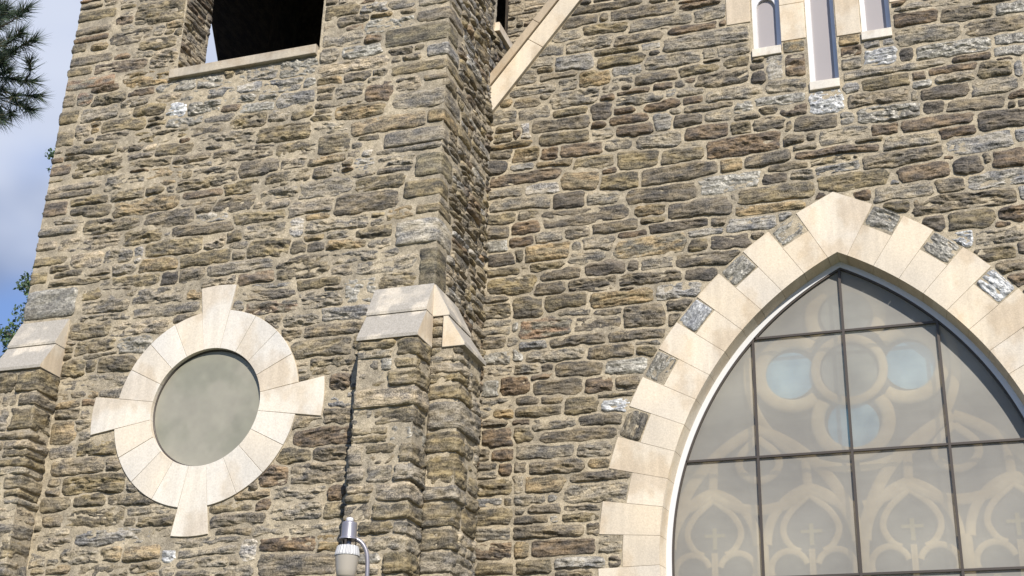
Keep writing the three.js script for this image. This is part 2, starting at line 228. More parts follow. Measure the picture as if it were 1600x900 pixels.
function layStones(owner, list, keep) { // the largest in view are single stones, the rest one mass
  for (const s of list) { const p = (s.blockSize ? new THREE.Vector3(...s.pos) : s.p.at(s.u, s.v)).applyMatrix4(view); const inside = Math.abs(p.x) < 1.03 && Math.abs(p.y) < 1.03; const face = s.blockSize ? s.blockSize[1] * Math.max(s.blockSize[0], s.blockSize[2]) : s.w * s.h * (s.p.weight || 1); s.size = inside ? face : face * 1e-3; }
  list.sort((a, b) => b.size - a.size); const rest = [];
  list.forEach((s, k) => { const [g, m] = shape(s);
    if (k < keep || isMica(s.c)) { const o = new THREE.Mesh(g, isMica(s.c) ? M.mica : M.stone); o.name = 'stone'; o.applyMatrix4(m); put(s.parent || s.p.part, o); }
    else { g.applyMatrix4(m); rest.push(g); } });
  if (rest.length) { const r = mesh('rubble_stones', mergeGeometries(rest.map(g => { for (const k of Object.keys(g.attributes)) if (!['position', 'normal', 'uv', 'color'].includes(k)) g.deleteAttribute(k); return g; })), M.stone, owner); r.userData.kind = 'stuff'; }
}

// ---------------------------------------------------------------- ground
{
  const g = new THREE.PlaneGeometry(1600, 1600); g.rotateX(-Math.PI / 2);
  const t = mortarMap.clone(); t.repeat.set(800, 800); t.needsUpdate = true;
  const m = new THREE.Mesh(g, std({ color: L(0.10, 0.12, 0.055), map: t })); m.name = 'ground'; m.userData = { label: 'mown grass lawn in front of the church', kind: 'structure' }; scene.add(m);
}

// ================================================================ the gable of the church
const AX = -1.195, SPR = 4.8, OFF = 1.625, RI = 3.66, PITCH = 4.83, TOPA = 61.8;
const archD = (x, y, r0 = 0) => y >= SPR ? Math.hypot(Math.abs(x - AX) + OFF, y - SPR) : Math.abs(x - AX) + OFF;
const slopeY = x => 10.543 + 1.278 * ((x < AX ? x : 2 * AX - x) + 5.253);
function gableMask(x, y) {
  const d = archD(x, y), ang = y >= SPR ? Math.atan2(y - SPR, Math.abs(x - AX) + OFF) * 180 / Math.PI : (y - SPR) / 0.073, k = Math.floor((TOPA - ang) / PITCH);
  if (d < RI + 0.40) return true;
  if (k < 0) { if (y < 8.83 - 0.5 * Math.abs(x - AX)) return true; } else if (d < RI + (k % 2 === 1 || k <= 8 ? 0.67 : 0.40)) return true;
  const R = (x0, x1, y0) => x > x0 && x < x1 && y > y0;
  if (R(-2.305, -2.02, 11.24) || R(-2.03, -1.645, 10.725) || R(-1.65, -1.39, 10.70) || R(-1.40, -0.99, 10.15) || R(-1.0, -0.755, 10.685) || R(-0.765, -0.37, 10.715) || R(-0.38, -0.02, 11.19)) return true;
  return y > slopeY(x) - 0.01;
}
const church = thing('church_gable', [AX, 0, 0], 'stone church gable with a large pointed window and three lancets', 'church');
const gable = new Panel({ o: new THREE.Vector3(0, 0, 0), U: new THREE.Vector3(1, 0, 0), V: new THREE.Vector3(0, 1, 0), u0: -5.32, u1: 2.3, v0: 3.7, v1: 13.2, mask: gableMask,
  hole: (x, y) => archD(x, y) < RI + 0.06 || y > slopeY(x) + 0.06 || (x > -2.0 && x < -1.67 && y > 10.78) || (x > -1.35 && x < -1.04 && y > 10.22) || (x > -0.73 && x < -0.41 && y > 10.78) });
gable.part = mesh('gable_wall', gable.sheet(0.03, 0.006, 3), M.mortar, church);
{ // the wall's body behind the mortar face
  const s = new THREE.Shape(); const apexY = slopeY(AX); s.moveTo(-5.6, -0.2); s.lineTo(3.3, -0.2); s.lineTo(3.3, slopeY(3.3)); s.lineTo(AX, apexY); s.lineTo(-5.6, slopeY(-5.6)); s.closePath();
  const h = new THREE.Path(); const P = []; const rr = RI + 0.03; for (let k = 0; k <= 32; k++) { const a = lerp(0, Math.acos(OFF / rr), k / 32); P.push([AX + OFF - rr * Math.cos(a), SPR + rr * Math.sin(a)]); }
  const poly = [[P[0][0], 2.2], ...P, ...P.slice(0, -1).reverse().map(p => [2 * AX - p[0], p[1]]), [2 * AX - P[0][0], 2.2]];
  h.setFromPoints(poly.map(p => new THREE.Vector2(...p))); s.holes.push(h);
  for (const [c, y0, y1] of [[-1.8375, 10.76, 11.75], [-1.195, 10.19, 12.6], [-0.5675, 10.76, 11.75]]) { const q = new THREE.Path(); q.setFromPoints([[c - 0.185, y0], [c + 0.185, y0], [c + 0.185, y1], [c - 0.185, y1]].map(p => new THREE.Vector2(...p))); s.holes.push(q); }
  const g = new THREE.ExtrudeGeometry(s, { depth: 0.6, bevelEnabled: false }); g.translate(0, 0, -0.625); mesh('wall_core', uvWorld(g), M.mortar, church);
}
gable.trace('-381,1183,90,9d -334,1165,86,15d -261,1168,62,4b -263,1161,48,10b -383,1167,10,9d -414,1167,44,13d -383,1151,60,13o -311,1145,80,13g -252,1147,41,19g -236,1128,8,6b -431,1146,38,15g -340,1126,63,15d -309,1136,12,5d -271,1128,61,10b -403,1131,60,18g -256,1110,105,22g -455,1131,36,16g -368,1115,59,8o -325,1113,24,11l -224,1089,36,15g -464,1115,29,15g -423,1108,50,20l -362,1100,59,15o -298,1088,69,17g -253,1088,14,12g -250,1077,21,4o -219,1070,27,12o -460,1104,23,7y -486,1095,32,20g -443,1091,44,7d -395,1079,39,19y -355,1083,36,11l -266,1069,45,14o -239,1052,65,18d -360,1070,24,7g -318,1067,49,13d -474,1078,57,15g -430,1077,23,14g -310,1054,24,8b -290,1053,10,6d -276,1056,14,4b -375,1061,18,7d -421,1055,61,20g -347,1051,42,7b -379,1049,18,7b -339,1041,59,14g -299,1043,12,8l -278,1040,33,9g -274,1028,23,7b -226,1027,62,14g -484,1059,33,12d -311,1026,43,12b -255,1015,57,8d -215,1007,19,14m -210,995,28,6d -186,1000,21,9d -172,1010,54,10m -475,1041,44,15g -427,1036,41,9o -386,1031,24,23k -359,1028,24,7b -296,1017,12,6g -440,1021,78,17d -353,1014,44,11b -311,1004,21,24l -281,1002,33,13k -245,1001,28,12g -186,981,37,14d -483,1019,15,19w -393,1012,18,7b -345,998,45,15b -385,998,26,12g -219,980,24,15o -258,981,51,17b -433,1002,63,14o -495,1018,12,13b -313,977,56,22g -366,983,30,13g -208,956,107,24b -511,1043,35,16g -508,1025,26,10o -512,1012,23,9o 3,1107,71,8g 72,1098,38,4d -12,1095,46,18b 43,1089,55,19d 91,1085,30,14m 72,1066,62,18d -1,1068,68,22g 85,1045,32,12m 25,1044,82,21m 83,1030,31,13m -26,1045,14,12k 44,1030,39,9b 76,1022,15,4b -61,1066,15,7l -46,1066,12,6l -55,1049,35,21M -88,1061,22,12b -89,1046,23,14g -152,1054,24,29b -175,1055,18,31l -43,1028,114,10g 21,1018,53,11b 66,1010,35,18o 90,1006,9,15l -51,1013,56,17o -16,1016,17,11b 23,1007,37,12g -12,1004,19,10m -162,1029,44,15g -119,998,36,28M -157,993,29,9b -61,995,68,17d -22,990,10,12g 10,991,53,14k 62,987,46,16g -89,1012,16,12l 86,974,15,9b -51,972,68,21m -4,972,20,13k 41,968,58,13d 79,962,6,6d 88,962,6,9k -99,973,14,12l -163,975,7,9d -133,973,50,15d -1,953,78,15b 67,945,51,20k -58,953,31,13b -103,953,56,17g 18,938,40,12b -168,955,45,8d -139,956,11,8d -30,934,61,15g 41,919,69,21l -74,940,30,7o 82,924,11,11l -278,967,32,5g -413,981,52,15b -452,981,20,15b -482,985,31,18y -342,959,51,24o -288,955,53,16o -445,967,45,9y -396,960,50,16o -232,934,24,15y -190,935,52,15d -487,968,27,9l -377,947,18,8b -293,932,91,20d -482,955,89,16b -413,940,48,22y -365,931,47,19o -234,911,70,22m -183,909,28,13k -460,934,43,14w -508,935,42,12g -487,919,76,17g -427,915,37,19k -386,911,37,14g -318,907,91,20d -182,890,91,19o -328,889,32,14y -267,882,78,20d -232,891,13,6g -190,871,74,10y -406,891,118,20d -477,884,38,19b -478,903,24,12o -369,873,54,13d -325,874,30,7o -295,864,69,12k -248,862,15,8d -211,855,56,16l -348,860,32,5b -266,852,44,6l -451,870,32,15g -416,870,28,11d -485,867,29,14b -389,854,39,16g -328,842,90,23Y -273,835,20,11o -236,836,43,16k -206,840,14,5d -450,851,61,23y -417,851,10,11g -408,837,46,15g -491,849,16,14o -263,818,73,16d -321,819,35,13g -348,821,9,11k -453,831,39,11o -382,821,44,16k -487,832,20,10g -436,820,43,13d -271,800,34,15k -491,809,65,25o -330,800,74,17d -396,801,57,14d -297,782,49,19l -453,802,43,14d -511,901,33,13o -514,883,23,14d -514,866,23,14m -505,845,40,16k -499,831,50,10o -112,933,92,13b -166,922,43,10d -116,922,51,10o -95,924,10,6d -38,913,95,18d 5,907,22,5b 26,893,28,20k 48,900,11,9d 67,897,35,18b -113,912,51,13l -151,909,27,12g -23,894,55,21b -97,894,80,20o 53,872,56,18l 5,874,28,16d -51,884,13,7l -44,871,62,21g 18,851,108,22d 77,854,7,15l -86,874,15,8b -133,880,9,6b -52,856,27,13o -173,859,14,8l -15,830,20,16k 24,830,50,21o 65,832,25,18b 52,820,17,5b 13,808,20,16M 49,805,51,16g 44,787,39,13o 56,769,26,13d 61,755,18,14b 69,791,6,11k -356,793,19,3k -430,784,50,19o -476,781,37,23o -364,780,77,19y -417,769,40,11g -379,765,32,7d -296,765,25,14d -338,756,48,29d -301,750,11,13d -454,754,64,26r -391,752,56,17d -490,759,10,10m -415,735,64,15d -347,734,61,12d -334,723,27,5g -467,732,31,9l -376,716,54,15d -335,714,22,8o -440,719,70,14g -487,721,12,13m -475,705,31,12g -451,704,11,7k -412,699,52,16d -358,698,44,18m -458,694,23,7b -489,686,34,19b -437,681,56,17d -389,678,30,16b -357,677,25,15d -472,666,25,7d -445,665,23,7d -408,655,39,19o -371,652,27,14M -370,665,46,3o -462,652,57,11o -479,642,21,7b -442,638,52,13g -388,637,46,13d -480,628,23,17o -413,622,84,15d -515,798,25,15d -512,782,34,19o -512,764,34,6g -512,755,32,7g -515,743,25,12d -509,720,32,13m -508,706,33,9g -517,684,18,16m -509,666,33,11g -499,653,25,9y -510,643,27,8d -505,626,38,22b -450,606,67,16g -396,603,36,15g -438,587,62,15d -481,589,17,13d -389,588,20,10y -387,573,66,12d -449,568,49,17y -482,570,14,20g -394,555,75,23g -469,551,37,9g -442,551,7,8l -450,540,35,11d -409,539,38,9d -466,529,42,11d -441,529,11,6l -410,530,38,11o -447,515,80,15d -396,515,11,13d -428,498,71,18b -477,496,18,17y -377,497,24,18g -373,480,9,8k -410,479,56,12l -462,478,41,14o -416,469,39,8d -522,607,11,13d -501,604,24,14b -518,593,21,8d -496,589,19,13b -517,583,21,7g -506,567,41,16o -514,551,26,9l -492,550,9,9d -507,535,41,19o -507,515,39,13g -505,497,40,18b -504,477,42,11o', { seed: 11, gap: 0.014, rise: 0.018, amp: 0.017, base: -0.003 });
gable.settle({ grow: 0.035, joint: 0.026, wob: 0.05 });
gable.fill({ seed: 12, tries: 60000, long: 0.42, gap: 0.016, rise: 0.022, amp: 0.012, base: -0.003, colors: 'ddggobbogdky' });
gable.settle({ grow: 0.035, joint: 0.026, wob: 0.05 });

// -- limestone arch: alternate long and short blocks, rough stones let into the notches
const arch = new THREE.Group(); arch.name = 'arch_surround'; arch.position.set(AX, SPR, 0); put(church, arch);
const polar = (side, r, deg) => { const a = deg * Math.PI / 180; const x = OFF - r * Math.cos(a); return [AX + (side < 0 ? x : -x), SPR + r * Math.sin(a)]; };
const RS = RI - 0.03, DEP = 0.22; // splayed reveal
function voussoir(side, a0, a1, r1, mat, apex) {
  const j = 0.03, n = 5, front = [], back = []; // outline front: inner arc then outer edge
  const inner = [], innerB = [], outer = []; const end = (r) => Math.acos(OFF / r) * 180 / Math.PI;
  for (let k = 0; k <= n; k++) { const t = k / n; inner.push(polar(side, RI, lerp(a0 + j, a1 - j, t))); innerB.push(polar(side, RS, lerp(a0 + j, a1 - j, t))); outer.push(polar(side, RI + r1, lerp(a0 + j, a1 - j, t))); }
  return solid(inner, innerB, outer, mat);
}
function solid(inner, innerB, outer, mat, zf = 0.012) { // strip solid between inner edge (splayed back) and outer edge
  const pos = [], q = (a, b, c, d) => pos.push(...a, ...b, ...c, ...a, ...c, ...d), z = (p, d) => [p[0], p[1], d], n = inner.length - 1, e = 0.004;
  for (let k = 0; k < n; k++) { q(z(inner[k], zf), z(inner[k + 1], zf), z(outer[k + 1], zf), z(outer[k], zf)); q(z(inner[k], zf), z(innerB[k], -DEP), z(innerB[k + 1], -DEP), z(inner[k + 1], zf)); q(z(outer[k], zf), z(outer[k + 1], zf), z(outer[k + 1], -DEP), z(outer[k], -DEP)); q(z(innerB[k], -DEP), z(outer[k], -DEP), z(outer[k + 1], -DEP), z(innerB[k + 1], -DEP)); }
  for (const k of [0, n]) q(z(inner[k], zf), z(outer[k], zf), z(outer[k], -DEP), z(innerB[k], -DEP));
  const g = new THREE.BufferGeometry(); g.setAttribute('position', new THREE.Float32BufferAttribute(pos, 3)); g.computeVertexNormals(); return uvWorld(g, 0.7);
}
const limeR = rng(77);
for (const side of [-1, 1]) {
  for (let k = 0; k < 16; k++) {
    const a1 = TOPA - k * PITCH, a0 = a1 - PITCH, long = k % 2 === 1; if (a1 < -4) break;
    const g = voussoir(side, a0, a1, long ? 0.66 : 0.395); g.attributes.position.needsUpdate = true;
    const v = mesh('voussoir', g, M.lime[Math.floor(limeR() * 3)], arch);
    if (!long && k <= 8) { // squared rough stone in the notch
      const c = polar(side, RI + 0.53, (a0 + a1) / 2), w = 0.25, h = 0.335; const s = { id: stoneId++, w: h, h: w, c: ['m', 'm', 'M', 'm', 'g'][k / 2], square: true, rise: 0.02, amp: 0.012, tilt: 0, u: 0, v: 0 };
      const st = mesh('notch_stone', lump(s), isMica(s.c) ? M.mica : M.stone, scene); st.position.set(c[0], c[1], -0.004); st.rotation.z = (side < 0 ? 1 : -1) * (90 - (a0 + a1) / 2) * Math.PI / 180 + (side < 0 ? 0 : 0); st.updateMatrix(); put(arch, st);
    }
  }
}
{ // apex block, with the pointed top
  const e = Math.acos(OFF / RI) * 180 / Math.PI, eB = Math.acos(OFF / RS) * 180 / Math.PI, j = TOPA + 0.03; const inn = [], inB = [], out = [];
  const pk = [AX, 8.82], cl = polar(-1, RI + 0.66, j), cr = polar(1, RI + 0.66, j); const N = 4;
  for (let k = 0; k <= N; k++) { inn.push(polar(-1, RI, lerp(j, e, k / N))); inB.push(polar(-1, RS, lerp(j, eB, k / N))); out.push([lerp(cl[0], pk[0], k / N), lerp(cl[1], pk[1], k / N)]); }
  for (let k = 1; k <= N; k++) { inn.push(polar(1, RI, lerp(e, j, k / N))); inB.push(polar(1, RS, lerp(eB, j, k / N))); out.push([lerp(pk[0], cr[0], k / N), lerp(pk[1], cr[1], k / N)]); }
  mesh('apex_stone', solid(inn, inB, out), M.lime[2], arch);
}
{ // mortar bed of the arch, just behind the blocks' faces
  const pts = []; for (let k = 0; k <= 40; k++) pts.push(polar(-1, RI + 0.05, lerp(-14, 63.2, k / 40))); for (let k = 40; k >= 0; k--) pts.push(polar(1, RI + 0.05, lerp(-14, 63.2, k / 40)));
  const o2 = []; for (let k = 0; k <= 40; k++) o2.push(polar(1, RI + 0.64, lerp(-14, 66, k / 40))); for (let k = 40; k >= 0; k--) o2.push(polar(-1, RI + 0.64, lerp(-14, 66, k / 40)));
  mesh('joint_bed', uvWorld(extrude([...pts, ...o2], 0.09, -0.085, 0)), M.mortar, arch);
}

// -- the big window
const win = new THREE.Group(); win.name = 'arched_window'; win.position.set(AX, SPR, -0.2); put(church, win);
const archPoly = (r, n = 40, bottom = 2.6) => { const e = Math.acos(OFF / r); const p = []; for (let k = 0; k <= n; k++) p.push([AX + OFF - r * Math.cos(e * k / n), SPR + r * Math.sin(e * k / n)]); const q = p.slice(0, -1).reverse().map(a => [2 * AX - a[0], a[1]]); return [[p[0][0], bottom], ...p, ...q, [q[q.length - 1][0], bottom]]; };
{
  const ring = (r0, r1, z0, z1) => { const A = archPoly(r0, 48), B = archPoly(r1, 48); const s = new THREE.Shape(A.map(p => new THREE.Vector2(...p))); s.holes.push(new THREE.Path(B.map(p => new THREE.Vector2(p[0], Math.max(p[1], 2.66))))); const g = new THREE.ExtrudeGeometry(s, { depth: z1 - z0, bevelEnabled: false }); g.translate(0, 0, z0); return g; };
  mesh('frame', ring(RS + 0.01, RS - 0.055, -0.245, -0.19), M.alu, win);
  mesh('frame_liner', ring(RS - 0.056, RS - 0.075, -0.242, -0.20), M.bronze, win);
  mesh('frame_surround', ring(RI + 0.04, RS - 0.02, -0.5, -0.246), M.mortar, win);
  const xs = [-9, -2.19, -1.21, -0.235, 9], ys = [2.7, 3.25, 4.6, 5.89, 7.24, 12], P = archPoly(RS - 0.07, 48);
  const cut = (poly, f) => { const out = []; for (let i = 0; i < poly.length; i++) { const a = poly[i], b = poly[(i + 1) % poly.length], fa = f(a), fb = f(b); if (fa >= 0) out.push(a); if ((fa >= 0) !== (fb >= 0)) { const t = fa / (fa - fb); out.push([lerp(a[0], b[0], t), lerp(a[1], b[1], t)]); } } return out; };
  const paneMap = dataTex(512, (u, v) => { const a = fbm(u * 3, v * 3, 71, 5, 3, 3), b = fbm(u * 2, v * 9, 73, 4, 2, 9), t = 0.90 + 0.26 * (a - 0.5) + 0.12 * (b - 0.5); return [t, t - 0.005, t - 0.03 * a]; }, true); paneMap.repeat.set(0.55, 0.55);
  const glass = new THREE.MeshPhysicalMaterial({ color: L(0.87, 0.85, 0.78), map: paneMap, roughness: 0.55, transmission: 0.70, thickness: 0 });
  for (let j = 0; j < 5; j++) for (let i = 0; i < 4; i++) {
    let q = cut(P, p => p[0] - xs[i] - 0.004); q = cut(q, p => xs[i + 1] - 0.004 - p[0]); q = cut(q, p => p[1] - ys[j] - 0.004); q = cut(q, p => ys[j + 1] - 0.004 - p[1]);
    if (q.length < 3) continue; mesh('pane', uvWorld(new THREE.ShapeGeometry(new THREE.Shape(q.map(p => new THREE.Vector2(...p))))).translate(0, 0, -0.23), glass, win);
  }
  const topAt = x => { const r = RS - 0.06, d = Math.abs(x - AX) + OFF; return SPR + Math.sqrt(r * r - d * d); }, halfAt = y => y < SPR ? RS - 0.06 - OFF : Math.sqrt((RS - 0.06) ** 2 - (y - SPR) ** 2) - OFF;
  for (const x of xs.slice(1, 4)) mesh('mullion', box(x - 0.013, x + 0.013, 2.7, topAt(x), -0.226, -0.196), M.bronze, win);
  for (const y of ys.slice(1, 5)) mesh('rail', box(AX - halfAt(y), AX + halfAt(y), y - 0.012, y + 0.012, -0.226, -0.200), M.bronze, win);

  // tracery and stained glass behind the protective panes
  const back = new THREE.Group(); back.name = 'tracery_window'; back.position.set(AX, SPR, -0.42); put(church, back);
  const stoneM = std({ color: L(0.66, 0.57, 0.42), map: limeMap, roughness: 0.9 });
  const tube = (pts, r, z = -0.40, closed = false) => { const c = new THREE.CatmullRomCurve3(pts.map(p => new THREE.Vector3(p[0], p[1], 0)), closed, 'centripetal'); const g = new THREE.TubeGeometry(c, Math.max(12, pts.length * 3), r, 10, closed); g.scale(1, 1, 0.5); g.translate(0, 0, z); return g; };
  const arcPts = (cx, cy, r, a0, a1, n = 20) => Array.from({ length: n + 1 }, (_, k) => { const a = lerp(a0, a1, k / n) * Math.PI / 180; return [cx + r * Math.cos(a), cy + r * Math.sin(a)]; });
  const CX = AX, CY = 6.86;
  for (const [dx, dy] of [[-0.6, 0], [0.6, 0], [0, -0.58], [0, 0.62]]) { const a = Math.atan2(dy, dx) * 180 / Math.PI; mesh('lobe', tube(arcPts(CX + dx, CY + dy, 0.37, a - 128, a + 128), 0.075), stoneM, back); }
  mesh('roundel_ring', tube(arcPts(CX, CY, 0.36, 0, 351, 40), 0.05, -0.40, true), stoneM, back);
  for (const s of [-1, 1]) {
    const mx = AX + s * 1.02; // big sub-arch over two lights
    const sub = (w, y0, r) => { const e = Math.acos((r - w) / r) * 180 / Math.PI; return [arcPts(mx - w + r, y0, r, 180, 180 - e), arcPts(mx + w - r, y0, r, 0, e)]; };
    for (const p of sub(1.02, 4.75, 1.62)) mesh('sub_arch', tube(p, 0.065), stoneM, back);
    for (const q of [-1, 1]) { mesh('apex_bar', tube([[mx + q * 0.51, 5.52], [mx + q * 0.50, 5.72], [mx + q * 0.49, 5.95]], 0.05), stoneM, back); mesh('flank', tube([[mx + q * 0.51, 5.54], [mx + q * 0.80, 5.40], [mx + q * 0.98, 5.36]], 0.045), stoneM, back); }
    mesh('saddle', tube([[mx - 0.51, 5.55], [mx - 0.3, 5.42], [mx, 5.36], [mx + 0.3, 5.42], [mx + 0.51, 5.55]], 0.06), stoneM, back);
    mesh('teardrop', tube([[mx, 6.17], [mx - 0.2, 5.95], [mx - 0.2, 5.8], [mx, 5.68], [mx + 0.2, 5.8], [mx + 0.2, 5.95], [mx, 6.15]], 0.045), stoneM, back);
    mesh('ring_arc', tube(arcPts(CX, CY, 1.1, s > 0 ? -88 : 268, s > 0 ? 22 : 158, 26), 0.052), stoneM, back);
  }
  for (let k = 0; k < 4; k++) {
    const lx = AX + (k - 1.5) * 1.02, e = Math.acos(0.16 / 0.62) * 180 / Math.PI;
    for (const s of [-1, 1]) {
      mesh('light_head', tube(arcPts(lx - s * 0.16, 4.98, 0.62, s > 0 ? 0 : 180, s > 0 ? e : 180 - e), 0.052), stoneM, back);
      mesh('cusp', tube([[lx, 5.50], [lx + s * 0.22, 5.30], [lx + s * 0.29, 5.12], [lx + s * 0.20, 4.94], [lx + s * 0.12, 4.90]], 0.036), stoneM, back);
      mesh('foil', tube(arcPts(lx + s * 0.24, 4.72, 0.19, s > 0 ? -20 : 200, s > 0 ? 165 : 15, 14), 0.035), stoneM, back);
    }
    mesh('light_bar', box(lx - 0.03, lx + 0.03, 2.7, 4.92, -0.43, -0.38), stoneM, back);
    if (k < 3) mesh('light_post', tube([[lx + 0.51, 2.7], [lx + 0.51, 4.0], [lx + 0.51, 5.0]], 0.065), stoneM, back);
    const gold = std({ color: L(0.30, 0.27, 0.15), roughness: 0.6 });
    mesh('glass_cross', mergeGeometries([box(lx - 0.022, lx + 0.022, 4.97, 5.20, -0.437, -0.43), box(lx - 0.11, lx + 0.11, 5.10, 5.135, -0.438, -0.431)]), gold, back);
    for (const s of [-1, 1]) mesh('glass_cross', mergeGeometries([box(lx + s * 0.25 - 0.035, lx + s * 0.25 + 0.035, 4.2, 4.6, -0.437, -0.43), box(lx + s * 0.25 - 0.11, lx + s * 0.25 + 0.11, 4.42, 4.47, -0.438, -0.431)]), gold, back);
  }
  const gl = (p, q, z) => std({ map: dataTex(128, (u, v) => { const n = sm(clamp((fbm(u * 6, v * 6, z, 3, 6, 6) - 0.3) / 0.4, 0, 1)); return p.map((x, i) => lerp(x, q[i], n)); }, true), roughness: 0.5 });
  const blue = gl([0.26, 0.58, 0.80], [0.46, 0.70, 0.88], 3), pale = gl([0.36, 0.42, 0.46], [0.5, 0.55, 0.58], 9);
  for (const [dx, dy, m] of [[-0.6, 0, blue], [0.6, 0, blue], [0, -0.58, blue], [0, 0.62, pale], [0, 0, pale]]) { const g = new THREE.CircleGeometry(dx || dy ? 0.27 : 0.30, 28); g.translate(CX + dx * 1.06, CY + dy * 1.06, -0.432); mesh('stained_glass', uvWorld(g, 1.3), m, back); }
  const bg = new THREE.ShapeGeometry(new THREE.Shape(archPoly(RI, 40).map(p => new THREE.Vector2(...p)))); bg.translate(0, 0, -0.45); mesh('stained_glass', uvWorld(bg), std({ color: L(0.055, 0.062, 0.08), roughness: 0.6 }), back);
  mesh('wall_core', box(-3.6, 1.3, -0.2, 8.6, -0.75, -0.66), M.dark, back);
}

// -- three lancets with limestone between
const lancetPane = std({ color: L(0.36, 0.335, 0.335), roughness: 0.3 });
for (const [c, y0, y1] of [[-1.8375, 10.84, 11.62], [-1.195, 10.27, 12.4], [-0.5675, 10.84, 11.62]]) {
  const g = new THREE.Group(); g.name = 'lancet_window'; g.position.set(c, y0, 0); put(church, g);
  const w = 0.168; const outline = (hw, bottom, top) => { const p = [[c - hw, bottom], [c + hw, bottom]]; for (let k = 0; k <= 12; k++) { const a = k / 12 * Math.PI; p.push([c + hw * Math.cos(a), top - hw * 0.8 + hw * 1.25 * Math.sin(a)]); } return p; };
  const V2 = a => a.map(p => new THREE.Vector2(...p));
  const sh = new THREE.Shape(V2(outline(w + 0.03, y0 - 0.06, y1 + 0.03))); sh.holes.push(new THREE.Path(V2(outline(w - 0.055, y0 - 0.03, y1 - 0.055))));
  const fg = new THREE.ExtrudeGeometry(sh, { depth: 0.05, bevelEnabled: false }); fg.translate(0, 0, -0.15); mesh('frame', fg, M.alu, g);
  const pg = new THREE.ShapeGeometry(new THREE.Shape(V2(outline(w, y0 - 0.05, y1)))); pg.translate(0, 0, -0.14); mesh('pane', pg, lancetPane, g);
  mesh('sill', extrude([[c - 0.172, y0 - 0.115], [c + 0.172, y0 - 0.115], [c + 0.172, y0 - 0.002], [c - 0.172, y0 - 0.002]], 0.175, -0.14), M.limeWhite[0], g);
}
const sur = new THREE.Group(); sur.name = 'lancet_surround'; sur.position.set(AX, 11, 0); put(church, sur);
for (const [x0, x1, y0, y1, k] of [[-2.30, -2.012, 11.245, 11.9, 0], [-1.662, -1.372, 10.895, 11.40, 0], [-1.662, -1.372, 11.404, 12.0, 1], [-1.018, -0.742, 10.845, 11.42, 1], [-1.018, -0.742, 11.424, 12.0, 0], [-0.393, -0.03, 11.195, 11.9, 0], [-2.30, -2.012, 11.904, 12.3, 1]]) mesh('surround_stone', uvWorld(extrude([[x0, y0], [x1, y0], [x1, y1], [x0, y1]], 0.16, -0.148), 0.7), M.lime[k], sur);
for (const [x0, x1, y0, y1] of [[-1.645, -1.395, 10.722, 10.885], [-1.0, -0.765, 10.70, 10.835]]) { const s = { id: stoneId++, w: x1 - x0, h: y1 - y0, c: 'Y', square: true, rise: 0.012, amp: 0.004, tilt: 0, u: 0, v: 0 }; const st = new THREE.Mesh(lump(s), M.stone); st.name = 'ochre_stone'; st.position.set((x0 + x1) / 2, (y0 + y1) / 2, 0); put(sur, st); }

// -- raking coping of the gable
const cop = new THREE.Group(); cop.name = 'coping'; cop.position.set(-4.2, 11.9, 0); put(church, cop);
{
  const dir = [1 / Math.hypot(1, 1.278), 1.278 / Math.hypot(1, 1.278)], nor = [-dir[1], dir[0]];
  for (const side of [-1, 1]) for (let k = 0; k < 9; k++) for (const [n0, n1, z, m] of [[0.0, 0.245, 0.055, 0], [0.253, 0.36, 0.085, 1]]) {
    const cuts = [-0.55, 1.02, 1.85, 2.5, 3.2, 3.9, 4.8, 5.6, 6.3, 6.75], t0 = cuts[k] + (m ? 0.25 : 0), t1 = cuts[k + 1] + (m ? 0.25 : 0) - 0.005, base = [-5.253, 10.543];
    const P = (t, n) => { const x = base[0] + dir[0] * t + nor[0] * n, y = base[1] + dir[1] * t + nor[1] * n; return [side < 0 ? x : 2 * AX - x, y]; };
    let pts = [P(t0, n0), P(t1, n0), P(t1, n1), P(t0, n1)].map(p => [side < 0 ? Math.max(p[0], -5.315 + (k ? 0 : 0)) : p[0], p[1]]);
    if (side < 0 && k === 0) { const yAt = n => { const t = (-5.312 - base[0] - nor[0] * n) / dir[0]; return base[1] + dir[1] * t + nor[1] * n; }; pts = [[-5.312, yAt(n0)], P(t1, n0), P(t1, n1), [-5.312, yAt(n1)]]; }
    if (side > 0) pts.reverse();
    mesh('coping_stone', uvWorld(extrude(pts, 0.62 + z, -0.62, 0.005), 0.8), m ? M.gapTan || (M.gapTan = std({ color: L(0.55, 0.455, 0.34), map: limeMap, bumpMap: limeBump, bumpScale: 0.002 })) : M.lime[k % 3], cop);
  }
}
tone = 1.16; bed = 0.2; layStones(church, gable.stones, 296);

// ================================================================ the bell tower
const X0 = -10.61, X1 = -5.31, ZF = 1.5, ZB = -3.8, TX = (X0 + X1) / 2, OY = 6.37, SILL = 10.88, OX0 = -8.98, OX1 = -6.955, SZ0 = -0.06, SZ1 = -2.16, SSIL = 11.90;
const tower = thing('bell_tower', [TX, 0, (ZF + ZB) / 2], 'rubble stone bell tower with a round window, buttresses and dark belfry opening', 'tower');
const ocuMask = (x, y, pad) => { const dx = x - TX, dy = y - OY, r = Math.hypot(dx, dy); if (r < 1.14 + pad) return true; if (r > 1.46 + pad) return false; const a = Math.abs(((Math.atan2(dy, dx) / (Math.PI / 2)) % 1 + 1.5) % 1 - 0.5) * 90; return a < 9.3 + pad * 40; };
const frontMask = (x, y) => ocuMask(x, y, 0.004) || (x > OX0 && x < OX1 && y > SILL - 0.01) || (x > -9.045 && x < -7.0 && y > 10.745 && y < SILL) || (y < 7.545 && x > -5.995) || (y < 7.62 && x < -9.945);
const quoins = [];
